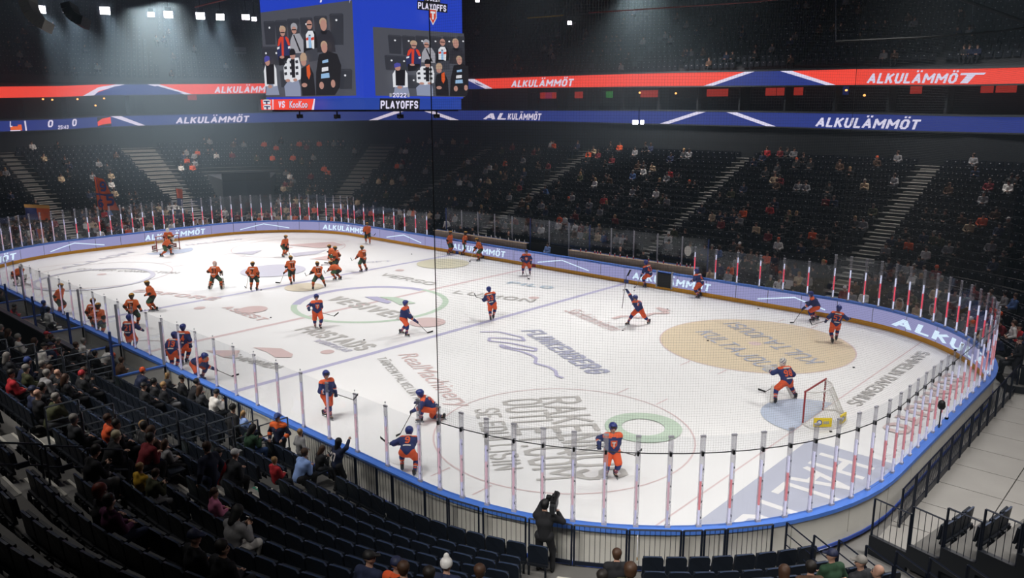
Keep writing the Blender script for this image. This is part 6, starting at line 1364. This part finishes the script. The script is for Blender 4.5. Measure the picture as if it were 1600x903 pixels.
# ------------------------------------------------------------------ far crowd
random.seed(21)
FAR_TOPS = [('black', 30), ('charcoal', 22), ('navy', 18), ('grey', 11), ('white', 7), ('darkred', 3), ('red', 2.5), ('orange', 2.5), ('brown', 8), ('cream', 4.5), ('blue', 4), ('olive', 5), ('teal', 1.5), ('yellow', .6)]
FAR_HAIR = [('dark', 'short', 'dark hair'), ('brown', 'short', 'brown hair'), ('blond', 'long', 'fair long hair'), ('grey', 'short', 'grey hair'), ('brown', 'long', 'long brown hair'), ('orange', 'beanie', 'an orange beanie'), ('white', 'beanie', 'a white beanie'), ('black', 'cap', 'a black cap')]
_FAR = {}
def far_mesh(pose, hi):
    key = (pose, hi)
    if key not in _FAR:
        J = skeleton(**POSES[pose]); S = body_segs(J); up, lf = J['up'], J['lf']
        js = [(J['P']-up*.02, J['C'], .16, .165), (J['SL'], J['SR'], .09, .09)]+[q for n in 'LR' for q in ((J['S'+n], J['E'+n], .08, .066), (J['E'+n], J['W'+n], .066, .05))]
        ts = [(J['hL'], J['hR'], .13, .13)]+[q for n in 'LR' for q in ((J['h'+n], J['K'+n], .11, .08), (J['K'+n], J['A'+n], .08, .06), (J['A'+n], J['T'+n], .05, .045))]
        hs, cuts = hair_segs(J, FAR_HAIR[hi][1]); H = J['H']
        allS = S[3:6]+[(J['W'+n], J['G'+n], .036, .04) for n in 'LR']+js+ts; n0, n1 = 5, 5+len(js)
        nn, cc = cuts[0]; nb = hs
        def fn(s, t, c):
            if s >= n1: return 2
            if s >= n0: return 1
            if s in (1, 2) and nn@c < cc: return 3
            return 0
        hm = HAIR if 0 else M('hair_'+FAR_HAIR[hi][0], HAIRC[FAR_HAIR[hi][0]], .6)
        V, F, si, tt, ctr = grow(allS+nb, .052, .03)
        mi = [3 if s >= len(allS) else fn(s, t, c) for s, t, c in zip(si, tt, ctr)]
        mi = [0 if (q == 3 and nn@c > cc+.01) else q for q, c in zip(mi, ctr)]
        _FAR[key] = (mesh('spectator', V, F, [SKIN, CLOTH, M('far_trousers', '#1b1d24', .85), hm], mi, True), V, F, mi)
    return _FAR[key]
def wpick(L): 
    t = random.uniform(0, sum(w for _, w in L))
    for v, w_ in L:
        t -= w_
        if t <= 0: return v
    return L[-1][0]
def far_dens(s, k):
    q = project(ring(s, row_d(k)+.38, row_z(k)+1.2)); px = q[0]
    if not (-10 < px < 1612) or q[2] < 3: return 0, q
    if VOM[0] < s < VOM[1] and 2 < row_d(k) < 12: return 0, q
    if BENCH[0]-.6 < s < BENCH[1]+.6 and k < 3: return 0, q
    base_ = .34 if k < 4 else (.2 if k < 9 else (.13 if k < 15 else .09))
    if s > SEG[2]: base_ = .6 if k < 5 else (.16 if k < 9 else .12)
    if px > 1100: base_ *= 1.25
    c = math.sin(s*1.7+k*.9)+math.sin(s*.63-k*1.7+2); base_ *= max(.15, 1+.75*c)
    return base_, q
cand = []
for k in range(0, 21):
    s = FAR0+.5
    while s < FAR1+2:
        d = row_d(k)+.38; s += .53*(RC/(RC+d) if (s < SEG[1] or SEG[2] < s < SEG[3] or s > SEG[4]) else 1)
        if any(abs(s-a) < .8 for a in AISLES_FAR): continue
        p, q = far_dens(s, k)
        if random.random() < p: cand.append((q[2], s, k, q))
cand.sort(); FAR_N = 215; singles = cand[:FAR_N*2:2]+cand[FAR_N*2:FAR_N*2]; rest = [c for c in cand if c not in singles]
rows = {}
for z, s, k, q in singles: rows.setdefault(k, []).append((s, q))
def ordn(n): return '%d%s' % (n, 'th' if 10 <= n % 100 <= 20 else {1: 'st', 2: 'nd', 3: 'rd'}.get(n % 10, 'th'))
FAR_SEATED = set()
for k, L in rows.items():
    L.sort()
    for i, (s, q) in enumerate(L):
        pose = random.choices(['sit', 'fwd', 'left', 'right', 'chin', 'stand'], [5, 4, 2, 2, 1, .8])[0]; hi = random.choices(range(8), [6, 5, 3, 3, 3, 1.2, 1, 2])[0]; top = wpick(FAR_TOPS)
        me = far_mesh(pose, hi)[0]; x, y, _ = ring(s, row_d(k)+.38)
        o = link('spectator', me, None, (x, y, row_z(k)), heading_in(s)+random.uniform(-.3, .3)); paint(o, COLS[top])
        tag(o, 'person in %s top, %s, %s far stand row, %s from near goal end' % (top, FAR_HAIR[hi][2], ordw(k+1), ordw(i+1)), 'person', 'spectators in the far stand'); FAR_SEATED.add((round(s, 2), k))
def crowd(name, places, label, cols):
    V = []; F = []; I = []; mats = [SKIN]+[M('crowd_'+c, COLS[c], .85) for c in cols]+[M('far_trousers', '#1b1d24'), M('hair_dark', HAIRC['dark'], .6), M('hair_brown', HAIRC['brown'], .6)]; n = 0; nc = len(cols)
    for (P, a) in places:
        _, v, f, mi = far_mesh(random.choice(['sit', 'fwd', 'left', 'right']), random.choice([0, 1])); ca, sa = math.cos(a), math.sin(a); v = np.array(v); v = np.stack([v[:, 0]*ca-v[:, 1]*sa+P[0], v[:, 0]*sa+v[:, 1]*ca+P[1], v[:, 2]+P[2]], 1)
        V.append(v); F.append(np.array(f)+n); n += len(v); t = random.randrange(nc); mp = [0, 1+t, 1+nc, 2+nc+random.randrange(2)]; I += [mp[q] for q in mi]
    o = link(name, mesh(name, np.concatenate(V).tolist(), np.concatenate(F).tolist(), mats, I, True)); tag(o, label, 'crowd', kind='stuff')
crowd('far_crowd', [(ring(s, row_d(k)+.38, row_z(k)), heading_in(s)) for z, s, k, q in rest], 'rest of the seated crowd scattered over the far lower stand', ['black', 'charcoal', 'navy', 'grey', 'brown', 'olive', 'black', 'white', 'navy', 'darkred', 'grey', 'cream', 'orange'])
ups = []
for i in range(150):
    k = random.choice([0, 1, 2, 3, 4, 5, 6, 8, 10, 12]); s = random.uniform(6, 88); ups.append((ring(s, up_d(k)+.4, up_z(k)), heading_in(s)))
crowd('upper_crowd', ups, 'few people scattered over the dark upper stand', ['black', 'charcoal', 'grey', 'brown', 'navy'])
# people standing at the far right corner
for px, py, top, hair, hc, lab in ((1449, 340+150, 'navy', 'beanie', 'orange', 'man in navy and white jacket standing at the far right corner'), (1436, 492, 'black', 'short', 'dark', 'person in black behind the navy jacket man at right corner'), (1586, 503, 'white', 'short', 'brown', 'person in white jersey standing at the right edge')):
    P = at(px+115 if px < 1500 else px, py, 1.9); spectator('stand', (P[0], P[1], .22), R_(200), top, hair, hc, 'navy', lab, None)
# faces on cardboard held up at the glass, flags of the left end supporters
FW = M('card_white', '#c8c4ba', .8); FSK = M('card_face', '#a8836c', .8)
for i, (px, py) in enumerate(((1407, 475), (1459, 484), (304, 346), (312, 346), (320, 345), (1074, 392))):
    lo, hi = (5, 30) if px > 1100 else ((20, 45) if px > 1000 else (60, 95)); s = find_s(px, .75, 1.75, lo, hi); x, y, _ = ring(s, .75); rr = ray((px, py)); h = math.hypot(x-CAM[0], y-CAM[1])/math.hypot(rr[0], rr[1]); z = CAM[2]+rr[2]*h
    r = empty('face_placard', (x, y, z), heading_in(s), 'white oval placard with a %s, %s' % ('plain back' if i == 5 else 'printed face', ['first of two behind the far corner glass', 'second of two behind the far corner glass', 'leftmost of three behind the left end glass', 'middle of three behind the left end glass', 'right of three behind the left end glass', 'held up behind the far bench glass'][i]), 'placard')
    b = MB(); E_ = ell(0, 0, .24, .32, 20); b.add([(0, u, v) for u, v in E_]+[(.012, u, v) for u, v in E_], [tuple(range(20))[::-1], tuple(range(20, 40))]+[(k, (k+1) % 20, 20+(k+1) % 20, 20+k) for k in range(20)]); b.build('card', [FW], r)
    if i < 5:
        b = MB(); b.add([(.016, u, v) for u, v in ell(0, -.03, .17, .24)], [tuple(range(14))], 0); b.add([(.019, u, v) for u, v in ell(0, .17, .16, .08)], [tuple(range(14))], 1)
        for sx in (-.07, .07): b.add([(.02, u, v) for u, v in ell(sx, .02, .03, .015)], [tuple(range(14))], 1)
        b.add([(.02, u, v) for u, v in ell(0, -.14, .06, .02)], [tuple(range(14))], 1); b.add([(.02, u, v) for u, v in ((-.02, .0), (.02, .0), (.03, -.07), (-.03, -.07))], [(0, 1, 2, 3)], 2); b.build('printed_face', [FSK, M('print_dark', '#33271f', .8), M('print_nose', '#93705c', .8)], r)
def flag(px, py, lo, hi, d, z, w, h, mats, label, pole, num=None, tri=False):
    s = find_s(px, d, z+h*.3, lo, hi); P = ring(s, d, z); r = empty('flag', P, heading_in(s), label, 'flag'); n = 18; V = []; F = []; I = []
    for i in range(n+1):
        for j in range(n+1):
            u, v = i/n, j/n; ww = w*(1-.6*v) if tri else w; V.append((.08*math.sin(u*5+v*3), u*ww, h*(.2+.8*v)-.15*u*w))
            if i and j: k = i*(n+1)+j; F.append((k-n-1, k, k-1, k-n-2)); I.append(mats[1](u, v))
    link('cloth', mesh('cloth', V, F, mats[0], I, True), r); m = MB(); m.tube([(0, 0, -pole), (0, 0, h+.1)], .018, 0, 6); m.build('pole', [M('pole', '#3a3430', .6)], r)
    if num:
        for t, u, v, hh in num:
            g = MB(); text_on(g, t, (.1, u*w, h*v), (0, 1, 0), (0, 0, 1), hh*.62, hh, 0, .03); g.build('lettering', [M('flag_navy', '#2c3566', .8)], r)
FO, FN, FYE = M('flag_orange', '#b5502e', .85), M('flag_navy', '#2c3566', .85), M('flag_tan', '#b88a4a', .85)
flag(152, 285, 62, 90, 3.4, 2.2, 1.75, 3.4, ([FO, FN], lambda u, v: 1 if abs(v-.5) < .03 or abs(u-.2) < .03 else 0), 'tall orange supporter flag with navy numbers in the left end', 1.2, [('9', .18, .62, .85), ('5', .42, .26, 1.0), ('6', .02, .24, .7)], True)
flag(277, 300, 60, 90, 3.6, 2.2, .55, 1.9, ([FO, FN], lambda u, v: 1 if v < .5 else 0), 'small orange and navy flag right of the tall orange flag', 1.2)
flag(40, 310, 76, 97, 3.5, 2.3, 1.9, 1.5, ([FN, FO, FYE], lambda u, v: 2 if v > .78 else (1 if u > .55 else 0)), 'waved navy and orange flag with a yellow edge at far left', 1.2)
flag(58, 352, 76, 99, 1.2, .6, .6, 1.5, ([FO, FN], lambda u, v: 1 if u < .3 else 0), 'orange flag held behind the left end glass', .6)
P = ring(find_s(1230, .8, 1.8, 8, 30), .8, 1.3); b = MB(); b.box((0, 0, 0), (.02, .75, .5)); o = b.build('paper_sign', [FW], None, P, heading_in(find_s(1230, .8, 1.8, 8, 30))); tag(o, 'white paper sign with dark lettering held behind the right glass', 'sign')
b = MB(); text_on(b, '87', (.012, -.32, -.1), (0, 1, 0), (0, 0, 1), .28, .24, 0, .03); b.build('lettering', [BLACK], o)

# ------------------------------------------------------------------ seats
SEATTOP = M('seat_edge', '#26334a', .45)
def seat_meshes(open_):
    b = MB(); n = 6; V = []
    outline = [(-.235, .40), (-.24, .78), (-.2, .85), (-.1, .872), (.1, .872), (.2, .85), (.24, .78), (.235, .40)]
    for x0, t in ((0, .0), (0, .045)):
        V += [(t-.1*(z-.4)-.06*(1-(y/.24)**2)*.5, y, z) for y, z in outline]
    F = [tuple(range(8)), tuple(range(8, 16))[::-1]]+[(k, (k+1) % 8, 8+(k+1) % 8, 8+k) for k in range(8)]
    F = [f[::-1] for f in F]
    b.add(V, F, 0); b.I[3:7] = [1]*4; back = b.mesh('backrest', [NAVYSEAT, SEATTOP])
    p = MB()
    if open_: p.hexa([(.05, -.225, .40), (.46, -.215, .42), (.46, .215, .42), (.05, .225, .40), (.05, -.225, .45), (.47, -.21, .47), (.47, .21, .47), (.05, .225, .45)])
    else: p.hexa([(.07, -.225, .42), (.13, -.225, .41), (.13, .225, .41), (.07, .225, .42), (.03, -.21, .8), (.08, -.21, .81), (.08, .21, .81), (.03, .21, .8)])
    pan = p.mesh('seat_pan', [NAVYSEAT]); q = MB(); q.box((-.0, 0, .36), (.1, .5, .06)); q.box((-.05, -.2, .17), (.07, .04, .36)); q.box((-.05, .2, .17), (.07, .04, .36)); 
    num = MB(); num.box((-.064, 0, .8), (.006, .03, .022))
    return back, pan, q.mesh('bracket', [DARK]), None
SM = {0: seat_meshes(False), 1: seat_meshes(True)}
def along(s0, s1, d, st=.525):
    s = s0
    out = []
    while s < s1:
        sc = (RC+d)/RC if (s % LEN < SEG[1] or SEG[2] < s < SEG[3] or SEG[4] < s < SEG[5] or SEG[6] < s < SEG[7]) and not (SEG[3] < s < SEG[4]) else 1
        s += st/sc; out.append(s)
    return out
near = []
def seat_back_d(k): return row_d(k+1)-(.3 if k == 0 else .16)
for k in range(0, 14):
    d = seat_back_d(k)
    for a, b in row_ranges(k):
        a = max(a, SEG[4]+6)
        if b < a: continue
        for s in along(a, b-.3, d):
            if any(abs(s-q) < .62+.3*(q > SEG[6]) for q in AISLES_NEAR): continue
            x, y, _ = ring(s, d); q = project((x, y, row_z(k)+.6))
            if q[2] < 3: continue
            near.append((q[2], s, k, -60 < q[0] < 1640 and q[1] < 950))
for k in range(1, 7):
    for j in range(3): s = strip_rng[0]+.27+j*.52*RC/(RC+2); x, y, _ = ring(s, seat_back_d(k)); q = project((x, y, row_z(k)+.6)); near.append((q[2], s, k, q[0] < 1640))
seen = sorted([n for n in near if n[3]]); other = [n for n in near if not n[3] and n[0] < 60]
def occupied(s, k): return any(kk == k and abs(ss-s) < .3*(1 if ss < SEG[6] else .75) for ss, kk in TAKEN)
SECT = {}
for z, s, k, v in seen[:300]:
    SECT.setdefault((k, 2 if s > S_VOM+.1 else (1 if s > SEG[6]-1.5 else 0)), []).append(s)
for (k, c), L in SECT.items():
    for i, s in enumerate(sorted(L, reverse=True)):
        x, y, _ = ring(s, seat_back_d(k)); op = 1 if occupied(s, k) else 0
        r = empty('stadium_seat', (x, y, row_z(k)), heading_in(s), '%s navy seat, %s near row, %s, %s from %s' % ('occupied' if op else 'empty folded', ordw(k+1), ('straight section', 'curved corner section', 'short rows')[c], ordw(i+1), ('the corner end', 'the entrance end', 'the floor end')[c]), 'seat', 'near stand seats, %s row' % ordw(k+1))
        link('backrest', SM[op][0], r); link('seat_pan', SM[op][1], r); link('bracket', SM[op][2], r)
def seat_stuff(name, places, label, simple, up=None):
    V = []; F = []; I = []; n = 0
    if simple:
        bx = MB().box((0, 0, .62), (.07, .45, .48)); bx.add([(.15, -.035, .7), (.15, .035, .7), (.15, .035, .75), (.15, -.035, .75)], [(0, 1, 2, 3)], 1); bx.box((.12, 0, .6), (.05, .4, .36), 0)
        v0, f0, i0 = np.array(bx.V), bx.F, bx.I; mats = [NAVYSEAT, M('seat_number', '#b2b6bc', .6)]
    else:
        v0 = []; f0 = []; i0 = []
        for me in SM[0][:3]:
            o = len(v0); v0 += [tuple(v.co) for v in me.vertices]; f0 += [tuple(o+i for i in p.vertices) for p in me.polygons]; i0 += [0]*len(me.polygons)
        v0 = np.array(v0); mats = [NAVYSEAT, SEATTOP]
    for P, a in places:
        ca, sa = math.cos(a), math.sin(a); V.append(np.stack([v0[:, 0]*ca-v0[:, 1]*sa+P[0], v0[:, 0]*sa+v0[:, 1]*ca+P[1], v0[:, 2]+P[2]], 1)); F += [tuple(n+q for q in f) for f in f0]; n += len(v0); I += i0
    tag(link(name, mesh(name, np.concatenate(V).tolist(), F, mats, I)), label, 'seats', kind='stuff')
seat_stuff('near_stand_seats', [(ring(s, seat_back_d(k), row_z(k)), heading_in(s)) for z, s, k, v in seen[300:]+other], 'remaining dark navy stadium seats of the near stand', False)
far = []
for k in range(0, 21):
    d = seat_back_d(k)
    for a, b in row_ranges(k):
        for s in along(a, min(b, FAR1+1.5), d):
            if s > FAR1+1.5 or s < FAR0+1.4 or any(abs(s-q) < .68 for q in AISLES_FAR) or (VOM[0] < s < VOM[1] and 2 < d < 12): continue
            far.append((ring(s, d, row_z(k)), heading_in(s)))
seat_stuff('far_stand_seats', far, 'rows of dark navy stadium seats with pale number dots in the far stand', True)
upper = [(ring(s, up_d(k+1)-.2, up_z(k)), heading_in(s)) for k in range(0, 25) for s in along(5, 92, up_d(k), .55) if (s*.19) % 1 > .09]
seat_stuff('upper_stand_seats', upper, 'rows of dark seats in the unlit upper stand', True)
